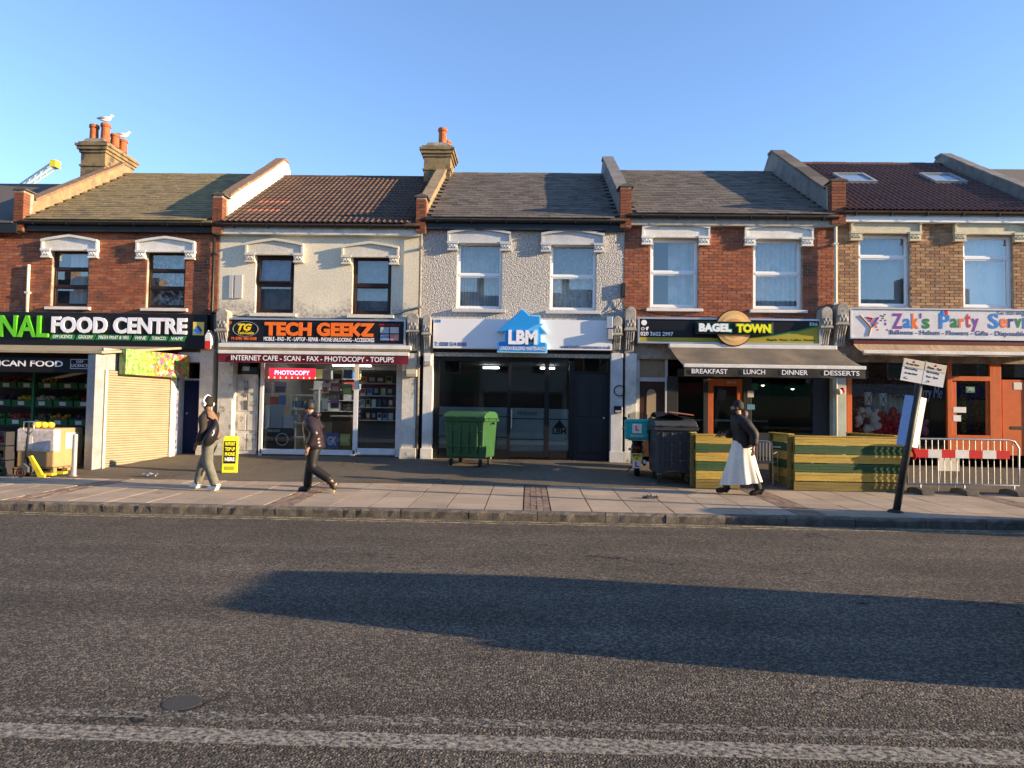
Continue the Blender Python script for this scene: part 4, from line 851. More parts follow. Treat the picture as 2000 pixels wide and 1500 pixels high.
MB().lathe([(R_ * .33, .055), (R_ * .33, .062), (R_ * .1, .063)], (0, 0, 0), 30, Mb).build('bagel_hole', signblack, t)
q = rect(1358, 628, 1510, 653, Yb - .2); MB().box(q[0], q[1], Yb - .2, Yb - .174, q[2], q[3]).build('lettering_back', signblack, t, bevel=.01)
ptext('letters', 'BAGEL', (1363, 631, 1430, 649), Yb - .203, ink('halo_green', (.02, .32, .12)), t, ext=.01, bold=.13); ptext('letters', 'BAGEL', (1365, 632, 1428, 648), Yb - .214, white_l, t, ext=.02, bold=.06)  # wider halo copies paint the glow of the lit letters as plain colour
ptext('letters', 'TOWN', (1436, 632, 1507, 651), Yb - .203, ink('halo_lime', (.08, .35, .03)), t, ext=.01, bold=.13); ptext('letters', 'TOWN', (1438, 633, 1505, 650), Yb - .214, ink('lit_yellow', (.88, .80, .02)), t, ext=.02, bold=.06)
ptext('lettering', '020 3602 2997', (1251, 648, 1315, 656), Yb - .004, white_l, t, bold=.02); ptext('lettering', '556', (1581, 630, 1597, 636), Yb - .004, white_l, t, bold=.02); ptext('lettering', 'Bagels  Pizza  Coffee  Drinks', (1499, 662, 1592, 667), Yb - .008, signblack, t)
ptext('lettering', 'f', (1261, 638, 1267, 645), Yb - .004, white_l, t, bold=.06); ptext('lettering', 'o', (1252, 639, 1259, 645), Yb - .004, white_l, t); p = onY(1258, 630, Yb); MB().lathe([(.07, 0), (.07, .006)], (0, 0, 0), 20, Matrix.Translation((p.x, Yb - .001, p.z)) @ Matrix.Rotation(pi / 2, 4, 'X')).build('dot', white_l, t)
fab_b = mat('grey_canvas', (.17, .14, .105), .9, (.12, .10, .075), 2.5, .2); val_b = mat('black_canvas', (.028, .026, .024), .85, (.05, .045, .035), 4)
YA = 16.4
c0, c1 = onY(1306, 680, 17.78).x, onY(1632, 684, 17.78).x; f0, f1 = onY(1335, 716, YA).x, onY(1690, 720, YA).x; zc = onY(1470, 681, 17.78).z; zf = onY(1510, 720, YA).z; zv = onY(1510, 737, YA).z
tB = awning('open grey awning with white bar over the bagel cafe', (c0, c1), 17.78, YA, zc, zf, zv, (f0, f1), fab_b, white, val_b, white)
for wd, a, b_ in (('BREAKFAST', 1350, 1420), ('LUNCH', 1451, 1493), ('DINNER', 1526, 1576), ('DESSERTS', 1608, 1677)): text('lettering', wd, (onY(a, 728, YA).x, onY(b_, 728, YA).x, zv + .06, zf - .03), YA - .046, white_l, tB, bold=.01)
# party shop
t = signboard("white party shop sign with multicoloured letters", (1662, 606, 2120, 662), mat('white_party_sign', (.66, .66, .68), .4, (.58, .58, .60), 3), alu, fw=.03)
cols = [purple_l, blue_l, orange_l, purple_l, dgreen, purple_l, blue_l, dgreen, orange_l, red_l, purple_l, red_l, blue_l, orange_l, navy_l, dgreen, blue_l, red_l, orange_l]
xx = 1743
for i, ch in enumerate("Zak's Party Services"):
    wch = {' ': 17, "'": 5, 'i': 6, 'r': 13, 't': 12}.get(ch, 16 if ch.islower() else 22)
    if ch != ' ':
        up = ch.isupper() or ch in "kti'"; top = 612 if up else 622; bot = 641 + (7 if ch == 'y' else 0) + random.choice((-1, 0, 1))
        if ch == "'": bot = 622
        ptext('letters', ch, (xx, top, xx + wch - 2, bot), YS - .004, cols[i % len(cols)], t, bold=.02)
    xx += wch
ptext('lettering', 'Balloons - Helium - Flowers - Gifts - Disposables - Cards', (1738, 646, 2055, 658), YS - .004, navy_l, t, bold=.01); ptext('lettering', 'Tel: 020 8470 4900', (1947, 609, 2030, 615), YS - .004, navy_l, t)
for px, py, c in ((1841, 613, blue_l), (1848, 611, red_l)): p = onY(px, py, YS); MB().ball((p.x, YS - .004, p.z), .06, 10, 6, (1, .1, 1.2)).build('printed_balloon', c, t)
dancer = [[(1680, 616), (1695, 632), (1702, 640)], [(1702, 640), (1716, 620)], [(1702, 638), (1697, 656)], [(1702, 640), (1712, 634)], [(1693, 620), (1704, 622), (1700, 628)]]
for k, l in enumerate(dancer): MB().tube([(onY(a, b, YS).x, YS - .003, onY(a, b, YS).z) for a, b in l], .022, 5).build('streamer', [ink('tan', (.45, .28, .2)), purple_l, ink('tan', (.45, .28, .2)), orange_l, red_l][k], t)
for k in range(14): p = onY(1708 + random.random() * 30, 613 + random.random() * 34, YS); MB().box(p.x - .018, p.x + .018, YS - .005, YS - .001, p.z - .018, p.z + .018).build('confetti', random.choice([blue_l, purple_l, dgreen, red_l]), t)
c0, c1 = onY(1663, 672, 17.78).x, onY(2120, 680, 17.78).x; zc = onY(1850, 675, 17.78).z; zf = onY(1850, 693, 17.3).z
strp = mat('tan_striped_canvas', (.30, .17, .08), .9, (.42, .34, .22), 9, .1, stretch=(4, .3, .3))
awning('rolled back tan striped awning above the party shop', (c0, c1), 17.78, 17.3, zc, zf, zf - .03, (c0 + .05, c1), strp, white, strp, mat('maroon_cassette', (.10, .012, .015), .5), False)

# ------------------------------------------------------------------ food shop: projecting stall, shutter, passage
st_ = thing('shop_extension', 'projecting food shop stall with beige canopy and grey corner post', 'shop extension')
A = Vector((-9.42, 15.62, 0)); Bv = Vector((-8.86, 17.62, 0)); ab = (Bv - A); Ls = ab.length; sx_ = ab.normalized(); sn = Vector((sx_.y, -sx_.x, 0))
Msh = Matrix(((sx_.x, sn.x * -1, 0, A.x), (sx_.y, sn.y * -1, 0, A.y), (0, 0, 1, 0), (0, 0, 0, 1)))     # local x along shutter, local -y outwards
can = mat('beige_canopy', (.36, .30, .20), .8, (.28, .23, .15), 4)
zfr, zbk = 2.80, 3.14
MB().add([(-19, 15.42, zfr), (-9.36, 15.42, zfr), (-8.72, 17.97, zbk), (-19, 17.97, zbk), (-19, 15.42, zfr + .05), (-9.36, 15.42, zfr + .05), (-8.72, 17.97, zbk + .05), (-19, 17.97, zbk + .05)], [(0, 1, 2, 3), (7, 6, 5, 4), (0, 4, 5, 1), (1, 5, 6, 2), (2, 6, 7, 3), (3, 7, 4, 0)]).build('canopy', can, st_)
gpost = mat('grey_metal_post', (.30, .31, .33), .5, (.24, .24, .25), 5, .1, dirt=((.45, .43, .4), 7, .68))
MB().box(-.24, .02, -.02, .20, .2, zfr - .02, Msh).build('corner_post', gpost, st_, bevel=.006); MB().box(.0, .06, -.06, .0, .2, 2.46, Msh).build('shutter_guide', mat('cream_guide', (.68, .62, .46), .6), st_); MB().box(Ls - .12, Ls + .06, -.05, .08, .2, 2.46, Msh).build('shutter_guide', mat('cream_guide', (.68, .62, .46), .6), st_)
MB().box(Ls + .06, Ls + .12, -.06, .06, .2, 2.5, Msh).build('blue_post', mat('blue_post', (.02, .03, .12), .5, (.3, .3, .4), 12), st_)
MB().box(.03, Ls, .06, .12, 2.46, 2.95, Msh).build('head_panel', gpost, st_)
shut_m = mat('beige_steel', (.33, .29, .20), .5, (.29, .255, .175), 3, fine=.06, rnd=.05); nsl = 40; hz = .0545
sh = MB().prism([(0, 0), (-.012, .008), (-.017, .026), (-.012, .045), (0, .051), (.004, .051), (.004, 0)], .05, Ls - .1, 'x').mesh('slat'); sh.materials.append(shut_m)
rs_ = thing('roller_shutter', 'closed beige roller shutter on the side of the food shop', 'shutter')
for i in range(nsl): place(sh, 'slat', rs_, Msh @ Matrix.Translation((0, 0, .27 + i * hz)))
MB().box(.05, Ls - .1, .005, .02, .2, 2.46, Msh).build('backing', dark_room, rs_)
def flowers():
    m = bpy.data.materials.new('flower_print'); m.use_nodes = True; N = m.node_tree.nodes; L = m.node_tree.links; b = N['Principled BSDF']; geo = N.new('ShaderNodeNewGeometry')
    v = N.new('ShaderNodeTexVoronoi'); v.inputs['Scale'].default_value = 15; dn = N.new('ShaderNodeTexNoise'); dn.inputs['Scale'].default_value = 14; L.new(geo.outputs['Position'], dn.inputs['Vector']); dm = N.new('ShaderNodeMix'); dm.data_type = 'VECTOR'; dm.inputs['Factor'].default_value = .12; L.new(geo.outputs['Position'], dm.inputs[4]); L.new(dn.outputs['Color'], dm.inputs[5]); L.new(dm.outputs[1], v.inputs['Vector'])
    s = N.new('ShaderNodeSeparateColor'); L.new(v.outputs['Color'], s.inputs[0]); cr = N.new('ShaderNodeValToRGB'); cr.color_ramp.interpolation = 'CONSTANT'; e = cr.color_ramp.elements
    cs = [(.06, .18, .03), (.20, .30, .06), (.45, .05, .03), (.55, .36, .03), (.50, .47, .35), (.26, .10, .22), (.50, .15, .04), (.14, .26, .05)]
    while len(e) < len(cs): e.new(.5)
    for i, c in enumerate(cs): e[i].position = i / len(cs); e[i].color = (*c, 1)
    L.new(s.outputs[0], cr.inputs[0]); g = N.new('ShaderNodeSeparateXYZ'); L.new(geo.outputs['Position'], g.inputs[0]); r = N.new('ShaderNodeMapRange'); L.new(g.outputs[1], r.inputs[0])
    for i, q in enumerate((16.1, 16.9, 1, 0)): r.inputs[i + 1].default_value = q
    n = N.new('ShaderNodeTexNoise'); n.inputs['Scale'].default_value = 12; L.new(geo.outputs['Position'], n.inputs['Vector']); c2 = N.new('ShaderNodeValToRGB'); c2.color_ramp.elements[0].color = (.06, .25, .02, 1); c2.color_ramp.elements[1].color = (.42, .48, .18, 1); c2.color_ramp.elements[0].position = .35; c2.color_ramp.elements[1].position = .65; L.new(n.outputs['Fac'], c2.inputs[0])
    x = N.new('ShaderNodeMix'); x.data_type = 'RGBA'; L.new(r.outputs[0], x.inputs['Factor']); L.new(cr.outputs[0], x.inputs[6]); L.new(c2.outputs[0], x.inputs[7]); L.new(x.outputs[2], b.inputs['Base Color']); b.inputs['Roughness'].default_value = .4; return m
bn = thing('banner', 'colourful printed flower banner above the roller shutter', 'banner'); MB().box(.38, Ls + .28, -.22, -.02, 2.38, 2.96, Msh).build('box', flowers(), bn, bevel=.01)
fs_ = thing('shop_sign', 'low black fascia reading african food and off licence', 'shop sign'); Yq = 15.58
x0, x1, z0, z1 = rect(-300, 697, 186, 725, Yq); MB().box(x0, x1, Yq, Yq + .12, z0, z1).build('panel', signblack, fs_)
ptext('lettering', 'CARIBBEAN, ASIAN, AFRICAN FOOD', (-250, 702, 123, 716), Yq - .003, white_l, fs_, bold=.02); ptext('lettering', 'OFF', (149, 704, 163, 709), Yq - .003, white_l, fs_); ptext('lettering', 'LICENCE', (140, 711, 172, 717), Yq - .003, white_l, fs_)
x0, x1, z0, z1 = rect(138, 702, 175, 720, Yq); MB().tube([(x0, Yq - .004, z0), (x1, Yq - .004, z0), (x1, Yq - .004, z1), (x0, Yq - .004, z1), (x0, Yq - .004, z0)], .006, 4).build('outline', white_l, fs_)
MB().box(-19, -8.9, 17.86, 17.9, .3, 3.1).build('back_wall', dark_room, st_); MB().box(-9.60, -9.48, 15.72, 17.8, .3, 2.8).build('side_lining', dark_room, st_)
# passage with blue door
pm = mat('passage_wall', (.30, .27, .23), .8); ps = thing('entrance', 'recessed passage with narrow blue door beside the shutter', 'entrance')
x0, x1, z0, z1 = rect(357, 709, 388, 886, 18.3); MB().box(x0 - .05, x0 + .02, 17.95, 18.35, .4, z1).build('door_frame', white, ps); MB().box(x0 + .02, x1 + .1, 18.30, 18.35, .45, z1 - .45).build('door', mat('navy_door', (.012, .022, .075), .4), ps); MB().box(x0 + .02, x1 + .1, 18.28, 18.36, z1 - .45, z1 - .4).build('door_head', white, ps); MB().box(x0 + .02, x1 + .1, 18.3, 18.36, z1 - .4, z1).build('fanlight', glas, ps)
MB().ball((x0 + .12, 18.28, 1.5), .03).build('knob', alu, ps); MB().box(x0 - .05, BX[2] - .02, 17.9, 18.36, z1, 3.05).build('lintel', mat('cream_stucco'), ps)
MB().box(-9.4, x0 - .05, 18.9, 19.0, .4, 3.05).build('passage_end', dark_room, ps)
# produce racks
gcr = mat('green_crate', (.02, .13, .05), .5); card = mat('price_card', (.7, .7, .66), .6)
rk = thing('produce_rack', 'dark tiered rack of fruit and vegetables in the food shop', 'rack')
for x_ in (-13.2, -11.5, -9.75): MB().box(x_, x_ + .05, 16.3, 16.36, .3, 2.55).build('upright', gcr, rk)
for k, z_ in enumerate((.72, 1.18, 1.62, 2.05)): MB().box(-13.3, -9.7, 16.38 + k * .16, 17.0 + k * .16, z_ - .03, z_).build('shelf', blackm, rk)
pc = [('red', (.42, .04, .03)), ('orange', (.65, .24, .03)), ('yellow', (.62, .45, .06)), ('green', (.10, .22, .04)), ('brown', (.22, .12, .06)), ('purple', (.13, .03, .09)), ('pale', (.5, .45, .3))]
tn = ['lowest', 'second', 'third', 'top']; orn = ['first', 'second', 'third', 'fourth', 'fifth', 'sixth', 'seventh']
bx = MB()
for q in ((0, .46, 0, .02, 0, .15), (0, .46, .38, .40, 0, .15), (0, .02, .02, .38, 0, .15), (.44, .46, .02, .38, 0, .15), (.02, .44, .02, .38, 0, .02)): bx.box(*q)
cme = bx.mesh('crate'); cme.materials.append(gcr); cdm = MB().box(.15, .30, -.008, -.001, .03, .12).mesh('price_card'); cdm.materials.append(card)
for k, z_ in enumerate((.72, 1.18, 1.62, 2.05)):
    for i in range(7):
        nm, c = pc[(i * 3 + k * 2) % 7]; X_ = -9.78 - .5 * (i + 1) + .02
        t = thing('produce_crate', 'green crate of %s produce, %s from the right on the %s shelf' % (nm, orn[i], tn[k]), 'crate', 'produce crates in the food shop', (X_, 16.40 + k * .16, z_)); t.rotation_euler.x = radians(8)
        place(cme, 'crate', t, Matrix()); place(cdm, 'price_card', t, Matrix()); b = MB()
        for j in range(34): b.ball((random.uniform(.05, .41), random.uniform(.05, .35), random.uniform(.10, .21)), random.uniform(.032, .048), 7, 5)
        tag(b.build('produce', mat('produce_' + nm, c, .45, tuple(v * .6 for v in c), 20, rnd=.2), t, smooth=True), kind='stuff')
# ------------------------------------------------------------------ tech shop stock
rnd_c = [(.7, .7, .7), (.05, .05, .06), (.08, .2, .5), (.6, .1, .08), (.5, .5, .52), (.65, .6, .2), (.3, .35, .4), (.12, .12, .14)]
stockm = [mat('carton_' + 'abcdefgh'[i], c, .5, fine=.08) for i, c in enumerate(rnd_c)]
def stock(name, label, px, Y, d, m, face=None):
    x0, x1, z0, z1 = rect(*px, Y); t = thing(name, label, 'box'); MB().box(x0, x1, Y, Y + d, z0, z1).build('carton', m, t, bevel=.004)
    return t, (x0, x1, z0, z1)
ux0, ux1, uz0, uz1 = rect(700, 722, 772, 872, 18.4); un = thing('display_shelves', 'wall shelves of phone accessories in the right shop window', 'shelves')
MB().box(ux0, ux1, 18.63, 18.65, uz0, uz1).build('back_panel', mat('slatwall', (.10, .10, .11), .6), un)
rows_ = [(735, 748, 4), (757, 772, 5), (779, 795, 6), (806, 820, 6)]
for ri, (ya, yb, n) in enumerate(rows_):
    q = rect(702, yb, 771, yb + 2, 18.45); MB().box(q[0], q[1], 18.37, 18.63, q[2], q[3]).build('shelf', white, un)
    for i in range(n):
        w = 66 / n; px = (704 + i * w, ya + random.random() * 2, 704 + i * w + w * .72, yb - .3); tt, r_ = stock('phone_box', 'boxed phone accessory, %s from the left on the %s wall shelf' % (orn[i], ['top', 'second', 'third', 'bottom'][ri]), px, 18.43, .06, stockm[random.randrange(8)])
        tt['group'] = 'boxed accessories on the wall shelves'; q = r_; MB().box(q[0] + .012, q[1] - .012, 18.424, 18.429, q[2] + (q[3] - q[2]) * .3, q[3] - .015).build('print', stockm[random.randrange(8)], tt)
t, q = stock('speaker_box', 'large black ring light box leaning in the tech shop window', (520, 836, 570, 880), 18.22, .2, signblack)
xm, zm = (q[0] + q[1]) / 2 + .08, (q[2] + q[3]) / 2; MB().tube([(xm + .15 * cos(2 * pi * i / 24), 18.212, zm + .15 * sin(2 * pi * i / 24)) for i in range(25)], .012, 5).build('ring_print', white_l, t); text('lettering', 'RING LIGHT', (q[0] + .04, q[0] + .35, q[3] - .1, q[3] - .04), 18.214, white_l, t)
for lb, px, m in (('tall white carton at the left of the tech shop window', (515, 792, 527, 838), 0), ('pale carton standing behind the ring light box', (528, 790, 552, 836), 4), ('small white carton beside the pale carton', (553, 812, 572, 838), 0), ('blue carton on the window shelf', (545, 772, 556, 790), 2), ('red and grey carton on the window shelf', (527, 775, 542, 790), 3)): stock('carton', lb, px, 18.24, .12, stockm[m])
cb = thing('display_cabinet', 'white glass display cabinet in the tech shop window', 'cabinet'); x0, x1, z0, z1 = rect(566, 770, 616, 884, 18.3)
for q in ((x0, x0 + .04, z0, z1), (x1 - .04, x1, z0, z1)): MB().box(q[0], q[1], 18.3, 18.7, q[2], q[3]).build('side', white, cb)
for k in range(5): MB().box(x0 + .04, x1 - .04, 18.3, 18.7, z0 + (z1 - z0 - .04) * k / 4, z0 + (z1 - z0 - .04) * k / 4 + .04).build('shelf', white, cb)
for i in range(14): px = 569 + (i % 7) * 6.3; py = 783 + (i // 7) * 26; t, _ = stock('cable_pack', 'small cable pack, %s from the left in the %s row of the white cabinet' % (orn[i % 7], ['upper', 'lower'][i // 7]), (px, py, px + 4.6, py + 13), 18.36, .03, stockm[random.randrange(8)]); t['group'] = 'packs in the white cabinet'
for px, c, tx in (((636, 846, 660, 876), (.10, .16, .50), 'GK'), ((664, 848, 683, 870), (.70, .62, .12), 'PAY')):
    x0, x1, z0, z1 = rect(*px, Yw + .04); t = thing('poster', ('blue lettered' if tx == 'GK' else 'yellow payment') + ' poster stuck inside the tech shop glass', 'poster'); MB().box(x0, x1, Yw + .060, Yw + .064, z0, z1).build('sheet', mat('poster_' + tx.lower(), c, .5), t); text('lettering', tx, (x0 + .04, x1 - .04, z0 + .08, z1 - .08), Yw + .0595, white_l, t, bold=.03)
led = thing('led_sign', 'red and pink lit sign hanging in the tech shop window', 'sign'); x0, x1, z0, z1 = rect(525, 719, 616, 740, 18.3); MB().box(x0, x1, 18.31, 18.34, z0, z1).build('panel', mat('led_red', (.9, .03, .07), emit=.6, fine=.2, bs=200), led); text('lettering', 'PHOTOCOPY', (x0 + .15, x1 - .15, z0 + .10, z1 - .06), 18.308, mat('led_pink', (1, .45, .6), emit=1.2, fine=0), led, bold=.03)
for i in range(9): x_ = x0 + (x1 - x0) * i / 8; MB().box(x_ - .012, x_ + .012, 18.303, 18.309, z0 + .01, z0 + .05).build('led_dot', mat('led_amber', (1, .5, .1), emit=2.0, fine=0), led)
ct = thing('shop_counter', 'dark counter at the back of the tech shop', 'counter'); MB().box(-5.6, -3.2, 20.3, 20.9, .48, 1.45).build('front', dark_room, ct); MB().box(-5.65, -3.15, 20.25, 20.95, 1.452, 1.5).build('top', room_pale, ct)
for r_ in range(4):
    for i in range(7): X_ = -6.4 + i * .45; Z_ = 1.62 + r_ * .32; t = thing('stock_box', 'small stock box, %s from the left on the %s back shelf of the tech shop' % (orn[i], ['lowest', 'second', 'third', 'top'][r_]), 'box', 'boxes on the tech shop back wall'); MB().box(X_, X_ + random.uniform(.2, .4), 21.1, 21.35, Z_, Z_ + random.uniform(.14, .28)).build('carton', stockm[random.randrange(8)], t)
bs = thing('back_shelves', 'rear wall shelving of the tech shop', 'shelves')
for r_ in range(4): MB().box(-6.5, -3.2, 21.05, 21.38, 1.6 + r_ * .32, 1.62 + r_ * .32 - .002).build('shelf', white, bs)
# more window stock in the tech shop
for i, (px, c, nm) in enumerate((((629, 722, 646, 742), (.6, .6, .62), 'grey'), ((650, 722, 668, 742), (.55, .5, .2), 'straw'), ((671, 722, 688, 740), (.12, .2, .42), 'navy'), ((629, 748, 642, 768), (.62, .62, .6), 'white'), ((646, 748, 664, 766), (.5, .12, .1), 'brick red'), ((668, 750, 688, 770), (.15, .35, .2), 'green'), ((516, 748, 532, 770), (.58, .58, .55), 'cream'), ((536, 746, 560, 768), (.4, .42, .45), 'steel grey'), ((628, 778, 640, 800), (.7, .7, .7), 'bright white'), ((645, 780, 662, 798), (.3, .12, .3), 'violet'))):
    x0, x1, z0, z1 = rect(*px, 18.3); t = thing('hanging_pack', nm + ' accessory pack hanging in the tech shop window', 'pack', 'packs hanging in the tech shop window'); MB().box(x0, x1, 18.30, 18.33, z0, z1).build('card', mat('pack_' + nm.replace(' ', '_'), c, .5, fine=.1), t); MB().box(x0 + .03, x1 - .03, 18.285, 18.299, z0 + .03, z0 + (z1 - z0) * .6).build('blister', stockm[i % 8], t, bevel=.006); MB().tube([((x0 + x1) / 2, 18.31, z1), ((x0 + x1) / 2, 18.31, z1 + .12)], .004, 4).build('hook', alu, t)
# more colour in the party shop window
for i, (px, c, nm) in enumerate((((1690, 766, 1704, 791), (.6, .58, .55), 'left white lantern'), ((1718, 768, 1733, 793), (.6, .58, .55), 'right white lantern'))):
    x0, x1, z0, z1 = rect(*px, 18.35); t = thing('paper_lantern', nm + ' with diamond pattern in the party shop window', 'lantern'); MB().box(x0, x1, 18.35, 18.45, z0, z1).build('body', white, t, bevel=.02)
    for a, b_ in (((x0 + .02, z0 + .02), (x1 - .02, z1 - .02)), ((x0 + .02, z1 - .02), (x1 - .02, z0 + .02))): MB().tube([(a[0], 18.345, a[1]), (b_[0], 18.345, b_[1])], .008, 4).build('diagonal', blackm, t)
cluster('balloon_cluster', 'pink balloons low in the middle of the party shop window', (1778, 815, 1812, 850), 18, mat('pink_balloon', (.55, .16, .22), .25))
ruffle('flower_garland', 'crimson paper flowers massed at the left of the party shop window', (1668, 770, 1690, 860), 18.55, mat('crimson_petals', (.25, .02, .05), .8, fine=.3), 500)
ptext('lettering', 'Marry Me', (1784, 755, 1840, 785), 18.35, mat('neon_pale', (.8, .72, .70), .4), thing('script_sign', 'pale script sign behind the leaning post in the party shop', 'sign'), shear=.3, ext=.02)
# ------------------------------------------------------------------ street furniture
def tubes_mb(lst, r, n=8):
    b = MB()
    for l in lst: b.tube(l, r, n)
    return b
# wheeled bins
def wheelie(label, cx, cy, z, rz, W_, D_, H_, col, lidc, lid_open=False):
    m = mat('bin_' + label.split()[0], col, .45, tuple(v * .8 for v in col), 4, .1, dirt=(tuple(v * .5 + .03 for v in col), 5, .66)); lm = mat('binlid_' + label.split()[0], lidc, .4, fine=.1)
    t = thing('wheeled_bin', label, 'bin', None, (cx, cy, z)); t.rotation_euler.z = rz
    zb, zt = .20, H_ * .86; k = .88; w, d = W_ / 2, D_ / 2
    def ring(f, zz, e=0): return [(-w * f - e, -d * f - e, zz), (w * f + e, -d * f - e, zz), (w * f + e, d * f + e, zz), (-w * f - e, d * f + e, zz)]
    v = ring(k, zb) + ring(.97, zt); b = MB().add(v, [(3, 2, 1, 0), (0, 1, 5, 4), (1, 2, 6, 5), (2, 3, 7, 6), (3, 0, 4, 7), (4, 5, 6, 7)]); body = b.build('body', m, t, bevel=.03)
    rm = MB().add(ring(.97, zt - .06, .035) + ring(.97, zt + .01, .045), [(3, 2, 1, 0), (0, 1, 5, 4), (1, 2, 6, 5), (2, 3, 7, 6), (3, 0, 4, 7), (4, 5, 6, 7)]); rm.build('rim', m, t, bevel=.012)
    rb = MB()
    for s in (-.62, -.2, .2, .62): rb.box(w * s - .02, w * s + .02, -d * .945 - .022, -d * .90, zb + .10, zt - .1)
    rb.box(-w * .8, w * .8, -d * .925 - .02, -d * .88, zb + .25, zb + .29); rb.box(-w * .84, w * .84, -d * .94 - .018, -d * .90, zt - .30, zt - .27)
    rb.build('ribs', m, body, bevel=.008)
    prof = [(-d * 1.04, zt + .012), (-d * 1.04, zt + .06), (-d * .8, zt + (H_ - zt) * .72), (-d * .3, H_), (d * .4, H_), (d * .9, zt + (H_ - zt) * .7), (d * 1.06, zt + .08), (d * 1.06, zt + .012)]
    ld = MB().prism(prof, -w * 1.03, w * 1.03, 'x').build('lid', lm, t, bevel=.02)
    for s in (-.5, .5): MB().box(w * s - .09, w * s + .09, -d * 1.04 - .03, -d * 1.02, zt + .03, zt + .055).build('lid_handle', lm, ld)
    for s in (-1, 1): MB().tube([(s * (w * .97 + .03), 0, zt - .10), (s * (w + .09), 0, zt - .10)], .028, 10).build('lifting_pin', m, t); MB().tube([(s * (w + .01), -d * .6, zt - .03), (s * (w + .05), -d * .5, zt + .02), (s * (w + .05), d * .5, zt + .02), (s * (w + .01), d * .6, zt - .03)], .016, 6).build('side_handle', m, t)
    for sx2 in (-1, 1):
        for sy in (-1, 1):
            c_ = (sx2 * w * .72, sy * d * .66); q = MB().box(c_[0] - .035, c_[0] + .035, c_[1] - .03, c_[1] + .03, .15, zb + .01).build('castor', galv, t)
            MB().lathe([(.03, -.022), (.085, -.022), (.092, 0), (.085, .022), (.03, .022)], (0, 0, 0), 16, Matrix.Translation((c_[0], c_[1] - .02, .092)) @ Matrix.Rotation(pi / 2, 4, 'Y')).build('wheel', blackm, q)
    return t
p = onY(920, 850, 16.75); wheelie('green wheeled refuse bin in front of the black shopfront', p.x - .02, 17.0, gz(16.9), -.30, 1.02, .92, 1.28, (.03, .10, .035), (.04, .12, .04))
p = onY(1315, 880, 15.2); wheelie('grey wheeled refuse bin beside the slatted fence', p.x - .02, 15.35, gz(15.2), .0, .86, 1.05, 1.33, (.045, .05, .058), (.05, .055, .06))
cbd = mat('cardboard', (.42, .27, .13), .8, (.36, .23, .11), 4, .15)
t = thing('rubbish', 'flattened cardboard and black sacks heaped on the grey bin lid', 'rubbish'); zl = gz(15.2) + 1.33
MB().grid(lambda u, v: (p.x - .40 + .8 * u, 14.95 + .8 * v, zl + .03 + .07 * sin(u * 5 + v * 3) * sin(pi * u) + .10 * (1 - u) * sin(pi * v)), 12, 8).build('sack', mat('black_sack', (.02, .02, .022), .3), t, smooth=True); MB().box(0, .5, 0, .3, 0, .02, Matrix.Translation((p.x - .15, 14.86, zl + .13)) @ Matrix.Rotation(.12, 4, 'Y')).build('cardboard_flap', mat('red_card', (.42, .17, .10), .8), t)
# slatted fences
plank_y = mat('yellow_plank', (.50, .36, .075), .7, (.38, .27, .05), 3, .5, 30, stretch=(.6, 6, 9), rnd=.08, dirt=((.16, .13, .04), 3, .6)); plank_g = mat('green_plank', (.022, .085, .03), .65, (.015, .06, .02), 3, .5, 30, stretch=(.6, 6, 9), rnd=.08); plank_d = mat('dirty_plank', (.24, .18, .05), .8, (.15, .12, .04), 3, .5, 30, stretch=(.6, 6, 9))
YFe = 14.5
def fence(label, xa, xb, returns):
    t = thing('slatted_fence', label, 'fence', 'slatted cafe fences'); g = gz(YFe) - .01; hp_ = .168
    def run(M_, L_):
        for i in range(6):
            m = [plank_d, plank_y, plank_g, plank_y, plank_g, plank_y][i]
            z0 = g + .02 + i * (hp_ + .012); b = MB()
            for j in range(3): b.box(0, L_, -.018 if j != 1 else -.014, .012, z0 + j * hp_ / 3 + .003, z0 + (j + 1) * hp_ / 3 - .003)
            b.box(0, L_, -.011, .010, z0 + .001, z0 + hp_ - .001)
            o = b.build('plank', m, t); o.matrix_local = M_ @ Matrix.Translation((random.uniform(-.012, .012), 0, random.uniform(-.004, .004))) @ Matrix.Rotation(random.uniform(-.003, .003), 4, 'Y')
        for xx in (.04, L_ - .04): q = MB().box(xx - .035, xx + .035, .016, .086, g, g + 1.08).build('post', plank_d, t); q.matrix_local = M_
        q = MB().box(-.02, L_ + .02, -.03, .09, g + 1.085, g + 1.105).build('top_rail', plank_y, t); q.matrix_local = M_
    run(Matrix.Translation((xa, YFe, 0)), xb - xa)
    for xr, L_ in returns: run(Matrix.Translation((xr, YFe + .11, .03)) @ Matrix.Rotation(pi / 2, 4, 'Z'), L_)
fa, fb = onY(1359, 900, YFe).x, onY(1445, 900, YFe).x; fence('short yellow and green slatted fence beside the grey bin', fa, fb, [(fa + .01, 1.8)])
fa2, fb2 = onY(1551, 900, YFe).x, onY(1764, 900, YFe).x; fence('long yellow and green slatted fence beside the crowd barrier', fa2, fb2, [(fb2 - .03, 2.2), (fa2 + .01, 1.2)])
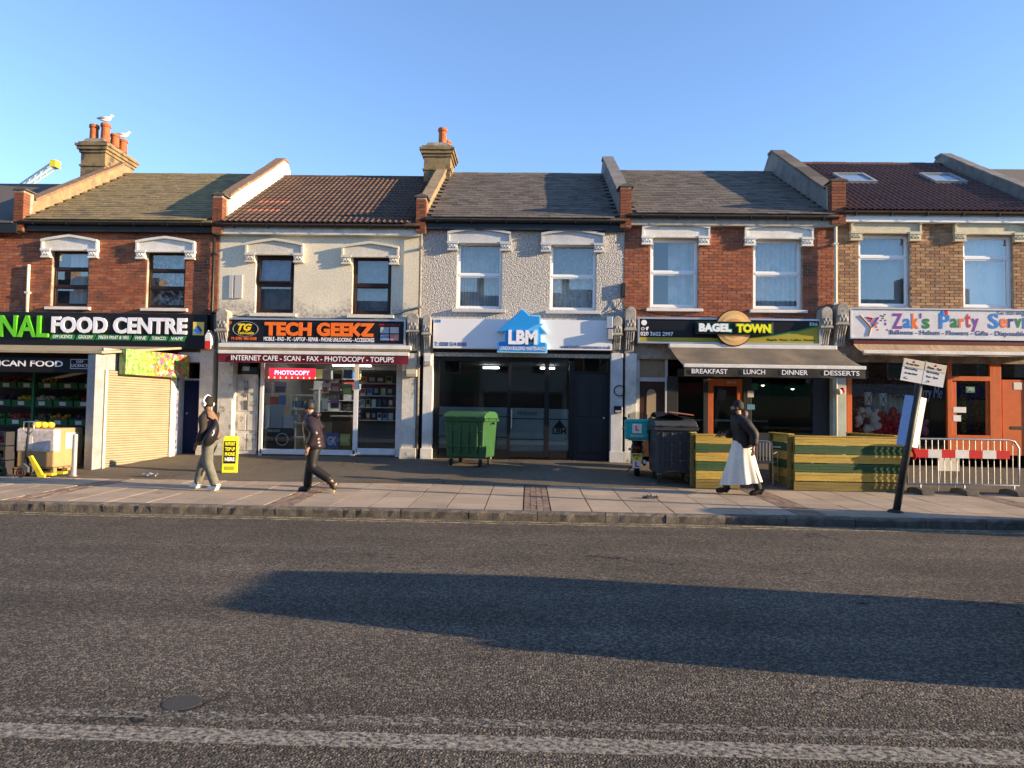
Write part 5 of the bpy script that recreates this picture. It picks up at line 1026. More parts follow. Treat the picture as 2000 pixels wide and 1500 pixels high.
# cafe furniture
def chair(label, x_, y_, rz):
    t = thing('cafe_chair', label, 'chair', 'metal cafe chairs', (x_, y_, gz(y_))); t.rotation_euler.z = rz
    for sx2 in (-1, 1): MB().tube([(sx2 * .22, -.2, 0), (sx2 * .2, -.2, .44), (sx2 * .23, -.18, .64), (sx2 * .24, .12, .66), (sx2 * .2, .22, .62)], .012, 6).build('leg', alu, t); MB().tube([(sx2 * .2, .22, 0), (sx2 * .19, .18, .44), (sx2 * .18, .23, .84)], .012, 6).build('leg', alu, t)
    MB().box(-.21, .21, -.2, .2, .43, .45).build('seat', galv, t, bevel=.01); MB().tube([(-.18, .23, .84), (-.1, .27, .89), (.1, .27, .89), (.18, .23, .84)], .012, 6).build('back_rail', alu, t)
    for k in range(5): MB().box(-.16 + k * .065, -.13 + k * .065, .235, .245, .48, .86).build('back_slat', alu, t)
chair('metal cafe chair just behind the man in the white robe', 5.0, 15.3, 2.6); chair('metal cafe chair beside the round table', 6.0, 15.9, -1.9); chair('metal cafe chair tucked behind the long fence', 6.55, 15.2, .4)
tb = thing('cafe_table', 'round metal cafe table in the fenced seating area', 'table', None, (5.55, 15.5, gz(15.5))); MB().lathe([(.35, .72), (.355, .735), (.35, .75)], n=28).build('top', galv, tb); MB().tube([(0, 0, .02), (0, 0, .72)], .03, 8).build('stem', alu, tb); MB().lathe([(.22, 0), (.2, .02), (.04, .04)], n=20).build('foot', galv, tb)
pl = thing('plant_pot', 'small green plant in a white cup on the cafe table', 'plant', None, (5.5, 15.45, gz(15.5) + .75)); MB().lathe([(.035, 0), (.05, .09)], n=12).build('pot', white, pl); b = MB()
for i in range(26): a = random.random() * 6.28; c_ = Vector((.05 * cos(a), .05 * sin(a), .12 + random.random() * .1)); b.add([(0, 0, .08), c_ + Vector((.02, 0, 0)), c_ * 1.25, c_ - Vector((.02, 0, 0))], [(0, 1, 2, 3)])
b.build('leaves', mat('leaf', (.05, .22, .04), .6), pl)
# delivery motorbike, seen from behind
mb = thing('motorbike', 'black delivery motorbike with learner plate seen from behind', 'motorbike', None, (onY(1240, 900, 15.9).x, 15.62, gz(15.8))); mb.rotation_euler.z = -.16
rub = mat('tyre_rubber', (.015, .015, .015), .8)
def wheel(par, c_, R_, w_, axis='X', rimm=alu):
    M_ = Matrix.Translation(c_) @ (Matrix.Rotation(pi / 2, 4, 'Y') if axis == 'X' else Matrix.Rotation(pi / 2, 4, 'X'))
    o = MB().lathe([(R_ * .68, -w_ * .42), (R_ * .9, -w_ / 2), (R_, -w_ * .25), (R_, w_ * .25), (R_ * .9, w_ / 2), (R_ * .68, w_ * .42)], (0, 0, 0), 26, M_).build('wheel', rub, par)
    MB().lathe([(R_ * .67, -w_ * .36), (R_ * .6, -w_ * .46), (R_ * .2, -w_ * .3), (R_ * .2, w_ * .3), (R_ * .6, w_ * .46), (R_ * .67, w_ * .36)], (0, 0, 0), 16, M_).build('rim', rimm, o)
wheel(mb, (0, .30, .28), .28, .12); wheel(mb, (.02, 1.50, .28), .28, .11)
MB().tube([(0, .25, .62), (0, .5, .66), (0, .8, .62), (0, .95, .5), (0, 1.1, .55), (0, 1.3, .8)], [.10, .13, .14, .16, .14, .10], 10).build('body', blackp, mb, smooth=True); MB().tube([(0, .2, .74), (0, .55, .77), (0, .95, .74)], [.09, .13, .10], 10).build('seat', blackm, mb, smooth=True)
MB().tube([(0, .05, .50), (0, .2, .62), (0, .4, .62)], [.07, .09, .06], 8).build('rear_mudguard', blackm, mb); MB().box(-.07, .07, .02, .05, .60, .66).build('tail_light', mat('tail_red', (.25, .01, .01), .2), mb, bevel=.01)
for s in (-1, 1): MB().tube([(s * .07, 1.48, .28), (s * .07, 1.32, .85), (s * .06, 1.27, 1.0)], .025, 8).build('fork', alu, mb); MB().tube([(s * .03, 1.25, 1.02), (s * .2, 1.18, 1.06), (s * .36, 1.1, 1.03)], .014, 8).build('handlebar', blackm, mb); MB().tube([(s * .22, 1.18, 1.06), (s * .28, 1.2, 1.22)], .006, 6).build('mirror_stem', blackm, mb); MB().ball((s * .30, 1.19, 1.26), .06, 10, 6, (1, .3, .7)).build('mirror', blackp, mb); MB().tube([(s * .12, .30, .28), (s * .11, .22, .60)], .024, 8).build('shock_absorber', alu, mb); MB().ball((s * .16, .06, .60), .03).build('indicator', mat('amber', (.6, .2, .02), .3), mb)
MB().grid(lambda u, v: (-.22 + .44 * u, 1.34 - .12 * v + .1 * (2 * u - 1) ** 2 * -1, 1.0 + .42 * v * (1 - .15 * (2 * u - 1) ** 2)), 8, 5).build('windscreen', glass('screen_glass', (.6, .6, .55), .08), mb, smooth=True); MB().tube([(.14, .75, .3), (.16, .35, .26), (.17, -.05, .34)], [.025, .04, .045], 10).build('exhaust', galv, mb); MB().tube([(-.05, .8, .25), (-.28, .72, .0)], .014, 6).build('side_stand', blackm, mb)
yp = mat('plate_yellow', (.72, .55, .08), .45); MB().box(-.115, .115, -.06, -.052, .36, .52).build('number_plate', yp, mb); MB().box(-.09, .09, -.075, -.068, .20, .36).build('learner_plate', white, mb)
text('lettering', 'EN21', (-.09, .09, .45, .505), -.061, signblack, mb, bold=.03); text('lettering', 'W', (-.03, .03, .38, .435), -.061, signblack, mb, bold=.03); text('lettering', 'L', (-.035, .045, .225, .335), -.076, red_l, mb, bold=.05)
MB().tube([(-.18, .0, .80), (.18, .0, .80), (.18, .4, .80), (-.18, .4, .80), (-.18, 0, .80)], .012, 6).build('rack', alu, mb)
teal = mat('teal_box', (.01, .34, .34), .5, (.01, .29, .29), 3, fine=.05)
bxx = thing('delivery_box', 'teal delivery box on the back of the motorbike', 'box', None, mb.location + Vector((0, .0, .815))); bxx.rotation_euler.z = -.16
MB().box(-.26, .26, -.05, .45, 0, .44).build('case', teal, bxx, bevel=.04); MB().box(-.262, .262, -.056, .456, .36, .375).build('lid_seam', mat('teal_dark', (.01, .2, .2), .5), bxx); MB().box(-.10, .10, -.058, -.052, .14, .34).build('sticker', white, bxx); text('lettering', 'L', (-.035, .045, .19, .30), -.0585, red_l, bxx, bold=.04); text('lettering', 'deliveroo', (-.14, .14, .06, .11), -.052, white, bxx)
# leaning street sign
base = onZ(1750, 1001, gz(11.75)); sp = thing('street_sign', 'leaning black sign post with two parking plates at the kerb', 'sign', None, (base.x, base.y, gz(11.75))); Hs = 2.50
sp.rotation_euler = (radians(1.5), radians(9.6), 0)
MB().tube([(0, 0, -.05), (0, 0, Hs)], .058, 14).build('post', mat('black_post', (.022, .022, .022), .5, (.05, .045, .04), 6), sp, smooth=True); MB().lathe([(.14, -.02), (.11, .03), (.06, .05)], n=14).build('base_patch', blackm, sp)
for k, (a, b_) in enumerate(((-.345, -.005), (.005, .345))):
    pl_ = MB().box(a, b_, -.075, -.068, Hs - .38, Hs - .02).build('plate', mat('plate_white', (.72, .72, .72), .4), sp); MB().box(a + .004, b_ - .004, -.079, -.0755, Hs - .15, Hs - .024).build('cream_band', mat('plate_cream', (.68, .60, .46), .5), pl_)
    for j, s in enumerate((('At any time', 'No loading', 'at any time', '<-') if k == 0 else ('Mon - Sat', 'No loading', '7am - 7pm', '->'))): text('lettering', s, (a + .05, b_ - .05, Hs - .12 - j * .075, Hs - .08 - j * .075), -.0795 if j == 0 else -.0755, signblack, pl_, keep=True)
    MB().ball(((a + b_) / 2, -.08, Hs - .055), .018, 8, 5, (1, .3, 1)).build('symbol', red_l, pl_)
for s, m in ((-1, mat('placard_blue', (.30, .42, .66), .6)), (1, white)):
    b = MB(); Mq = Matrix.Translation((s * .055, -.02, 1.55)) @ Matrix.Rotation(s * .5 - .1, 4, 'Z'); b.box(0 if s > 0 else -.13, .13 if s > 0 else 0, -.004, .004, -.46, .36, Mq); b.build('placard', m, sp)
# crowd barrier with striped tape board
YB_ = 14.35; xa, xb = onY(1772, 900, YB_).x, onY(1990, 900, YB_).x; g0 = gz(YB_); br_ = thing('crowd_barrier', 'galvanised crowd barrier with upright bars before the party shop', 'barrier'); zt_ = onY(1880, 858, YB_).z; zb_ = onY(1880, 946, YB_).z
MB().tube([(xa, YB_, zb_), (xa, YB_, zt_ - .1), (xa + .03, YB_, zt_ - .03), (xa + .1, YB_, zt_), (xb - .2, YB_, zt_), (xb - .08, YB_, zt_ - .03), (xb, YB_, zt_ - .16), (xb, YB_, zb_), (xa, YB_, zb_)], .019, 8).build('outer_frame', galv, br_, smooth=True)
nb = 17
for i in range(nb): x_ = xa + (xb - xa) * (i + 1) / (nb + 1); MB().tube([(x_, YB_, zb_), (x_, YB_, zt_ - .005)], .008, 6).build('bar', galv, br_)
for x_ in (xa + .25, xa + 1.1, xb - .1): MB().prism([(-.30, 0), (.30, 0), (.26, .09), (.1, .12), (-.1, .12), (-.26, .09)], x_ - .12, x_ + .12, 'x', Matrix.Translation((0, YB_, g0))).build('foot_block', mat('black_rubber', (.05, .048, .045), .8, (.12, .11, .09), 6), br_, bevel=.01); MB().tube([(x_, YB_, g0 + .1), (x_, YB_, zb_)], .016, 6).build('foot_pin', galv, br_)
tp = thing('barrier_board', 'red and white striped plastic board hung on the crowd barrier', 'barrier board'); x0, x1, z0, z1 = rect(1786, 879, 1972, 895, YB_ - .04); n = 7
for i in range(n): a, b_ = x0 + (x1 - x0) * i / n, x0 + (x1 - x0) * (i + 1) / n - .001; MB().box(a, b_, YB_ - .05, YB_ - .025, z0, z1).build('stripe', mat('tape_red', (.58, .03, .03), .4) if i % 2 == 0 else white, tp)
MB().grid(lambda u, v: (x0 - .05 + .08 * u + .03 * sin(v * 5), YB_ - .04 + .03 * sin(u * 9), z0 - .05 + .25 * v), 4, 6).build('tape_knot', mat('tape_red'), tp)
nt_ = thing('notice_board', 'small white notice propped behind the crowd barrier', 'notice'); x0, x1, z0, z1 = rect(1832, 893, 1874, 920, YB_ + .3); MB().box(x0, x1, YB_ + .3, YB_ + .32, z0, z1).build('board', white, nt_)
for s in (x0 + .05, x1 - .05): MB().tube([(s, YB_ + .31, z0), (s, YB_ + .4, gz(YB_ + .4))], .012, 6).build('leg', galv, nt_)
# yellow pavement sign
ab_ = thing('pavement_sign', 'yellow advertising board on the pavement behind the walker', 'sign', None, (onY(447, 900, 15.3).x, 15.35, gz(15.35))); ab_.rotation_euler = (radians(-4), 0, radians(14))
yel = mat('bright_yellow', (.78, .72, .03), .45, fine=.04); MB().prism([(-.16, 0), (.16, 0), (.16, .74), (.13, .79), (-.13, .79), (-.16, .74)], -.04, .04).build('board', yel, ab_, bevel=.015); MB().box(-.12, .12, -.048, -.041, .20, .68).build('poster', signblack, ab_)
for j, s in enumerate(('PAYPOINT', 'TOP UP', 'PHONE', 'HERE')): text('lettering', s, (-.10, .10, .58 - j * .11, .66 - j * .11), -.049, yel if j < 3 else white_l, ab_, bold=.04)
MB().box(-.1, .1, -.046, -.041, .06, .14).build('strip', mat('olive_strip', (.35, .33, .03), .5), ab_)
# pallet, pallet truck, bollard, crates
bx0, bx1 = onY(27, 890, 14.75).x, onY(104, 890, 14.75).x; pal = thing('pallet', 'wooden pallet under the wrapped cardboard box', 'pallet'); wood = mat('pallet_wood', (.40, .27, .14), .85, (.3, .2, .1), 6, .3); g0 = gz(14.9)
for k in range(3): MB().box(bx0, bx1, 14.78 + k * .45, 14.88 + k * .45, g0 - .02, g0 + .02).build('runner', wood, pal); MB().box(bx1 - .12, bx1, 14.78 + k * .45, 14.88 + k * .45, g0 + .021, g0 + .10).build('block', wood, pal); MB().box(bx0, bx0 + .12, 14.78 + k * .45, 14.88 + k * .45, g0 + .021, g0 + .10).build('block', wood, pal)
for k in range(6): MB().box(bx0, bx1, 14.76 + k * .185, 14.88 + k * .185, g0 + .101, g0 + .122).build('deck_board', wood, pal)
cbx = thing('cardboard_box', 'big cardboard box wrapped in clear film on a pallet', 'box'); zt_ = onY(70, 836, 14.8).z; MB().box(bx0 + .02, bx1 - .02, 14.80, 15.76, g0 + .125, zt_).build('carton', cbd, cbx, bevel=.03)
MB().box(bx0 + .01, bx1 - .01, 14.785, 15.0, g0 + .45, zt_ - .02).build('film', mat('clear_film', (.62, .60, .60), .15, (.45, .42, .42), 6, .3, 9), cbx, bevel=.03); MB().box(bx0 + .25, bx0 + .36, 14.778, 14.784, zt_ - .45, zt_ - .18).build('delivery_note', white, cbx); MB().box(bx1 - .016, bx1 - .012, 15.15, 15.6, g0 + .5, g0 + .85).build('label_print', mat('teal_print', (.35, .55, .45), .6, (.6, .6, .5), 8), cbx)
fr = thing('melon', 'yellow melons lying on top of the wrapped box', 'fruit'); b = MB()
for k, (px, py) in enumerate(((72, 828), (82, 827), (90, 829), (66, 830))): q = onY(px, py, 15.0); MB().ball((q.x, 15.0 + .07 * k, zt_ + .06), .075, 12, 8, (1.2, 1, .9)).build('melon', mat('melon_yellow', (.68, .52, .05), .45), fr, smooth=True)
ptk = thing('pallet_truck', 'yellow pallet truck with tall black handle in front of the box', 'pallet truck'); q = onY(52, 900, 14.45); X0 = q.x; g0 = gz(14.45); py_ = mat('truck_yellow', (.72, .58, .03), .4, (.6, .48, .03), 6, dirt=((.2, .16, .05), 8, .68))
MB().tube([(X0, 14.42, g0 + .38), (X0 + .04, 14.40, g0 + .75), (X0 + .05, 14.40, g0 + 1.10)], .022, 8).build('handle_shaft', blackm, ptk, smooth=True); MB().tube([(X0 + .05, 14.40, g0 + .86), (X0 - .06, 14.40, g0 + .95), (X0 - .05, 14.40, g0 + 1.12), (X0 + .15, 14.40, g0 + 1.12), (X0 + .16, 14.40, g0 + .95), (X0 + .05, 14.40, g0 + .86)], .014, 8).build('handle_loop', galv, ptk, smooth=True)
MB().prism([(.08, .42), (.15, .44), (.40, .06), (.44, .06), (.44, .0), (.30, .0)], 14.36, 14.42, 'y', Matrix.Translation((X0, 0, g0))).build('chassis', py_, ptk, bevel=.008); MB().tube([(X0 + .02, 14.42, g0 + .12), (X0 + .02, 14.42, g0 + .40)], .05, 12).build('pump', blackm, ptk, smooth=True); MB().prism([(-.08, .10), (.12, .10), (.12, .2), (.02, .28), (-.08, .2)], 14.32, 14.50, 'y', Matrix.Translation((X0, 0, g0))).build('pump_block', mat('dark_steel', (.08, .08, .08), .5), ptk)
for k, yy in enumerate((14.30, 14.50)): wheel(ptk, (X0 + .0, yy, g0 + .095), .095, .06, 'Y', mat('red_hub', (.25, .06, .04), .5))
for yy in (14.47, 14.47 + .36): MB().box(X0 + .30, X0 + .52, yy, yy + .15, g0 + .03, g0 + .075).build('fork', py_, ptk)
q = onY(145, 900, 14.62); bo = thing('bollard', 'short shiny steel bollard beside the wrapped box', 'bollard', None, (q.x, 14.62, gz(14.62))); MB().lathe([(.05, -.02), (.05, .84), (.045, .86), (.02, .87)], n=18).build('post', mat('steel_post', (.62, .60, .56), .35, (.5, .48, .44), 9, metal=.6), bo, smooth=False); MB().lathe([(.085, -.01), (.085, .012), (.055, .02)], n=18).build('base_plate', galv, bo)
ck = mat('dark_crate', (.035, .035, .04), .5)
for k in range(3):
    q = onY(-4, 900, 14.7); t = thing('stacked_crate', 'dark plastic crate at the left edge, %s of its stack' % ('bottom', 'middle', 'top')[k], 'crate', 'dark crates at the left edge', (q.x, 14.75, gz(14.75) + k * .30)); b = MB(); w = .26
    for a in ((-w, w, -.2, -.18, 0, .06), (-w, w, -.2, -.18, .20, .28), (-w, -w + .02, -.18, .18, 0, .28), (w - .02, w, -.18, .18, 0, .28), (-w, w, .18, .2, 0, .28), (-w + .02, w - .02, -.18, .18, 0, .02)): b.box(*a)
    for a in (-w, -.02, w - .04): b.box(a, a + .04, -.2, -.18, .06, .2)
    b.build('tray', ck, t); pp = MB()
    for j in range(20): pp.ball((random.uniform(-w + .05, w - .05), random.uniform(-.14, .14), random.uniform(.06, .2)), .05, 7, 5)
    tag(pp.build('contents', mat('produce_' + ('green', 'brown', 'red')[k]), t, smooth=True), kind='stuff')
# small wall fittings
def fitting(name, label, cat, px, Y, d, m): t = thing(name, label, cat); x0, x1, z0, z1 = rect(*px, Y); MB().box(x0, x1, Y - d, Y, z0, z1).build('case', m, t, bevel=.01); MB().box(x0 + .02, x1 - .02, Y - d - .004, Y - d - .001, z0 + .02, z0 + (z1 - z0) * .4).build('face', mat('grey_case', (.35, .35, .36), .5), t); return t
fitting('alarm_box', 'cream alarm box with purple badge on the tech shop pilaster', 'alarm', (794, 722, 815, 736), YF - .14, .09, mat('cream_case', (.6, .55, .42), .5)); fitting('alarm_box', 'white alarm box beneath the left end of the white sign', 'alarm', (829, 694, 843, 714), YF - .15, .09, white); fitting('letterbox', 'black wall letterbox on the pillar above the teal box', 'letterbox', (1199, 793, 1213, 807), YF - .15, .1, blackp)
t = thing('hanging_wreath', 'dark ring hung on the pillar between black shop and cafe', 'wreath'); q = onY(1210, 763, YF - .17); MB().tube([(q.x + .13 * cos(2 * pi * i / 28), YF - .175 + .012 * sin(i * 1.7), q.z + .13 * sin(2 * pi * i / 28)) for i in range(29)], .013, 6).build('ring', blackm, t)
t = thing('wall_lamp', 'red and white globe fitting on the pale green pillar', 'lamp'); q = onY(1642, 764, YF - .22); MB().ball((q.x - .04, YF - .22, q.z - .02), .075, 14, 10).build('globe', white, t, smooth=True); MB().ball((q.x + .05, YF - .2, q.z + .02), .07, 14, 10).build('red_globe', red_l, t, smooth=True)
cab = mat('black_cable', (.015, .015, .015), .6)
for lb, l in (('thin black cable sagging over the tech shop sign', [(430, 612), (470, 618), (520, 621), (610, 622), (720, 622), (770, 616), (800, 606), (820, 600)]), ('tangle of black cable drooping onto the cafe bracket', [(1180, 612), (1200, 604), (1212, 590), (1216, 560), (1214, 585), (1222, 600), (1250, 606), (1300, 616), (1420, 620)]), ('short black cable looping at the food shop corner', [(400, 604), (415, 608), (428, 604), (440, 612), (452, 622)])): tag(MB().tube([(onY(a, b, YF - .06).x, YF - .05, onY(a, b, YF - .06).z) for a, b in l], .011, 5).build('cable', cab), lb, 'cable')
t = thing('junction_box', 'black cable junction bracket on the cafe wall edge', 'junction box'); x0, x1, z0, z1 = rect(1213, 553, 1222, 580, YF - .05); MB().box(x0, x1, YF - .09, YF - .002, z0, z1).build('case', blackm, t, bevel=.01)
for px, py, c, lb in ((293, 929, (.55, .57, .62), 'crumpled clear plastic litter by the shutter'), (616, 931, (.7, .7, .68), 'white paper scrap behind the walker in the puffer jacket'), (1270, 972, (.25, .22, .2), 'dark leaf scrap on the paving')):
    q = onZ(px, py, gz(15) if py < 940 else .17); tag(MB().grid(lambda u, v: (q.x + (u - .5) * .26, q.y + (v - .5) * .16, q.z + .02 + .025 * sin(u * 9 + v * 5) + .015 * sin(v * 17)), 8, 6).build('litter', mat('litter_' + lb.split()[0], c, .4)), lb, 'litter')

# ------------------------------------------------------------------ people
def skin_mesh(name, nodes, edges, m, parent, sub=2, smooth=True):
    ids = list(nodes); me = bpy.data.meshes.new(name); me.from_pydata([nodes[i][:3] for i in ids], [(ids.index(a), ids.index(b)) for a, b in edges], []); o = bpy.data.objects.new(name, me); C.objects.link(o)
    md = o.modifiers.new('s', 'SKIN'); md.use_smooth_shade = True; md.branch_smoothing = .3
    if not me.skin_vertices: return None
    for i, k in enumerate(ids):
        r = nodes[k][3]; me.skin_vertices[0].data[i].radius = (r, r) if not isinstance(r, tuple) else r; me.skin_vertices[0].data[i].use_root = (i == 0)
    o.modifiers.new('u', 'SUBSURF').levels = sub; o.modifiers['u'].render_levels = sub
    dg = bpy.context.evaluated_depsgraph_get(); me2 = bpy.data.meshes.new_from_object(o.evaluated_get(dg)); bpy.data.objects.remove(o); bpy.data.meshes.remove(me)
    me2.name = name; me2.materials.clear(); me2.materials.append(m)
    return link(name, me2, m, parent, smooth)
def chain(*ks): return list(zip(ks[:-1], ks[1:]))
skin_m = mat('skin', (.42, .24, .16), .55, fine=.05); hair_m = mat('dark_hair', (.018, .014, .012), .7, bump=.4, bs=200)
def person(label, loc, H_, legs, arms, lean=.02, head_f=.04, skinm=skin_m):
    """legs / arms: per side (f forward, s towards camera) joints in metres for a 1.75 m figure, facing -X"""
    k = H_ / 1.75; t = thing('person', label, 'person', None, loc)
    def P(f, s, z, r): return (-f * k, -s * k, z * k, r * k if not isinstance(r, tuple) else tuple(q * k for q in r))
    N = {'pel': P(0, 0, .95, .125), 'wai': P(lean, 0, 1.10, .115), 'che': P(lean * 2, 0, 1.30, .13), 'nkb': P(lean * 2.5, 0, 1.45, .065), 'nk': P(lean * 2.5 + .01, 0, 1.52, .055), 'hd': P(lean * 2.5 + head_f * .6, 0, 1.60, .098), 'hd2': P(lean * 2.5 + head_f * .5, 0, 1.66, .098)}
    E_ = chain('pel', 'wai', 'che', 'nkb', 'nk', 'hd', 'hd2'); N['nose'] = P(lean * 2.5 + head_f * .6 + .105, 0, 1.605, .012); N['face'] = P(lean * 2.5 + head_f * .6 + .05, 0, 1.585, .066); E_ += chain('hd', 'face', 'nose')
    J = {}
    for nm, s in (('n', 1), ('f', -1)):
        kn, an, to = legs[nm]; J[nm] = (kn, an, to); N['hip' + nm] = P(0, s * .09, .90, .095); N['kn' + nm] = P(kn[0], s * .09, kn[1], .058); N['an' + nm] = P(an[0], s * .09, an[1], .042); N['to' + nm] = P(to[0], s * .10, to[1], .035); E_ += chain('pel', 'hip' + nm, 'kn' + nm, 'an' + nm, 'to' + nm)
        el, wr = arms[nm]; sh = (lean * 2, s * .17, 1.39); N['sh' + nm] = P(*sh, .062); N['el' + nm] = P(*el, .043); N['wr' + nm] = P(*wr, .028); E_ += chain('che', 'sh' + nm, 'el' + nm, 'wr' + nm)
        d = Vector(wr) - Vector(el); d.normalize(); pm_ = Vector(wr) + d * .06; N['pa' + nm] = P(*pm_, (.036, .02)); E_ += [('wr' + nm, 'pa' + nm)]
        side = Vector((.0, 0, 1)).cross(d); side = side.normalized() if side.length > .01 else Vector((1, 0, 0)); fwd = d.cross(Vector((0, 1, 0))).normalized()
        for j in range(4):
            off = fwd * (.026 - .017 * j); ln = (.075, .085, .078, .06)[j]; a = pm_ + d * .04 + off; b_ = a + d * ln * .5 + Vector((0, -s * .008, 0)); c_ = b_ + d * ln * .4 + Vector((0, -s * .022, 0))
            for q, v in enumerate((a, b_, c_)): N['f%s%d%d' % (nm, j, q)] = P(*v, .0095)
            E_ += chain('pa' + nm, 'f%s%d0' % (nm, j), 'f%s%d1' % (nm, j), 'f%s%d2' % (nm, j))
        a = pm_ + fwd * .035 - d * .02; b_ = a + fwd * .02 + d * .035
        N['t%s0' % nm] = P(*a, .012); N['t%s1' % nm] = P(*b_, .010); E_ += chain('pa' + nm, 't%s0' % nm, 't%s1' % nm)
    skin_mesh('body', N, E_, skinm, t)
    hx = lean * 2.5 + head_f * .6
    for s in (-1, 1):
        MB().ball(P(hx - .005, s * .083, 1.60, 0)[:3], .028 * k, 8, 6, (.7, .35, 1.1)).build('ear', skinm, t, smooth=True); MB().ball(P(hx + .088, s * .032, 1.632, 0)[:3], .011 * k, 8, 6).build('eye', mat('eye_dark', (.03, .02, .02), .2), t)
    MB().ball(P(hx + .098, 0, 1.562, 0)[:3], .02 * k, 8, 5, (.4, 1.1, .35)).build('mouth', mat('lips', (.3, .11, .09), .5), t)
    return t, P, N, k
def trousers(t, P, N, m, r=(.165, .128, .094, .082), name='trousers'):
    n2 = {'w': (*N['pel'][:2], N['pel'][2] + .06, r[0] * 1.0), 'p': (*N['pel'][:3], r[0])}; e = [('w', 'p')]
    for q in ('n', 'f'): 
        h_, kn, an = Vector(N['hip' + q][:3]), Vector(N['kn' + q][:3]), Vector(N['an' + q][:3]); n2['h' + q] = (*h_, r[1]); n2['m' + q] = (*(h_.lerp(kn, .55)), (r[1] + r[2]) / 2); n2['k' + q] = (*kn, r[2]); n2['c' + q] = (*(kn.lerp(an, .45)), r[2] * .97); n2['a' + q] = (*(kn.lerp(an, 1.06)), r[3]); e += chain('p', 'h' + q, 'm' + q, 'k' + q, 'c' + q, 'a' + q)
    return skin_mesh(name, n2, e, m, t)
def jacket(t, P, N, m, hem=.86, puff=0, r=.165, arm=(.085, .068, .05), name='jacket', sleeves=True):
    n2 = {}; e = []; pel, che = Vector(N['pel'][:3]), Vector(N['che'][:3]); steps = 9; prev = None
    z0 = P(0, 0, hem, 0)[2]; sc = P(0, 0, 1, 0)[2]
    for i in range(steps):
        z = z0 + (che.z + .05 - z0) * i / (steps - 1); f = (z - pel.z) / (che.z - pel.z); x_ = pel.x + (che.x - pel.x) * f; rr = r * sc * (1.0 + (.07 if i % 2 else -.05) * puff) * (1.0 if i < 6 else .96); n2['t%d' % i] = (x_, 0, z, (rr, rr * .88))
        if prev: e.append((prev, 't%d' % i))
        prev = 't%d' % i
    nb = Vector(N['nkb'][:3]); n2['col'] = (nb.x, nb.y, nb.z + .0, .115 * sc); n2['col2'] = (nb.x, nb.y, nb.z + .05, .088 * sc); e += chain(prev, 'col', 'col2')
    if sleeves:
        for q in ('n', 'f'):
            pts_ = [Vector(N[a + q][:3]) for a in ('sh', 'el', 'wr')]; ks = []
            for i in range(7):
                u = i / 6; v = pts_[0].lerp(pts_[1], u * 2) if u < .5 else pts_[1].lerp(pts_[2], (u - .5) * 2); rr = sc * (arm[0] + (arm[2] - arm[0]) * u) * (1 + (.10 if i % 2 else -.05) * puff); n2['s%s%d' % (q, i)] = (*v, rr); ks.append('s%s%d' % (q, i))
            e += chain('t6', *ks)
    return skin_mesh(name, n2, e, m, t)
def shoes(t, P, N, m, sole=None, tilt={}):
    for q in ('n', 'f'):
        an, to = Vector(N['an' + q][:3]), Vector(N['to' + q][:3]); d = (to - an); hd = Vector((d.x, d.y, d.z)).normalized(); heel = an - hd * .035 * 1.0 + Vector((0, 0, -.035)); mid = an.lerp(to, .5) + Vector((0, 0, -.015)); tip = to + hd * .05
        skin_mesh('shoe', {'a': (*an, .06), 'h': (*heel, .058), 'm': (*mid, .06), 't': (*to, .056), 'p': (*tip, .036)}, [('a', 'h'), ('a', 'm'), ('m', 't'), ('t', 'p')], m, t)
def cap(t, P, f, z, m, peak=True, r=.108, name='cap', hgt=.10):
    c_ = P(f, 0, z, 0); k = P(0, 0, 1, 0)[2]; n = 18
    MB().lathe([(r * k * .90, -.075 * k), (r * k * .97, -.04 * k)] + [(r * k * cos(a_), hgt * k * sin(a_)) for a_ in (0, .3, .6, .85, 1.1, 1.35, 1.5)], c_[:3], n).build(name, m, t, smooth=True)
    if peak: MB().prism([(c_[0] - r * k * .75, -.075 * k + c_[1]), (c_[0] - r * k - .07 * k, -.05 * k + c_[1]), (c_[0] - r * k - .085 * k, c_[1]), (c_[0] - r * k - .07 * k, .05 * k + c_[1]), (c_[0] - r * k * .75, .075 * k + c_[1])], c_[2] - .02 * k, c_[2] - .008 * k, 'z').build('cap_peak', m, t)
# walker with headphones
g1 = onZ(408, 957, .157)
t, P, N, k = person('person in tan vest and grey ripped jeans walking left with white headphones', (g1.x, g1.y, .157), 1.70,
    {'n': ((-.03, .50), (-.22, .10), (-.10, .035)), 'f': ((.22, .52), (.34, .10), (.47, .05))}, {'n': ((-.05, .25, 1.14), (.06, .27, .90)), 'f': ((.12, -.22, 1.16), (.30, -.20, .95))}, .03, .06, mat('skin_brown', (.16, .08, .05), .55, fine=.05))
trousers(t, P, N, mat('grey_denim', (.17, .17, .14), .85, (.12, .12, .10), 10, .3, 90, dirt=((.42, .40, .35), 9, .66))); dk = mat('dark_sleeve', (.035, .028, .024), .8, fine=.2); jacket(t, P, N, dk, .90, 0, .165, (.092, .075, .058), name='hoodie'); jacket(t, P, N, mat('tan_vest', (.22, .135, .085), .8, (.17, .10, .065), 6, .2), .93, .8, .20, name='vest', sleeves=False); shoes(t, P, N, mat('white_trainer', (.72, .70, .66), .5, fine=.06)); cap(t, P, .085, 1.645, hair_m, False, .101, 'hair', .125)
hp = thing('headphones', 'white over ear headphones worn by the left walker', 'headphones', None, t.location); b = MB(); c_ = P(.09, 0, 1.60, 0)
b.tube([(c_[0], c_[1] + .118 * k * cos(a), c_[2] + .02 + .155 * k * sin(a)) for a in [i * pi / 14 for i in range(15)]], .013, 6).build('band', upvc, hp)
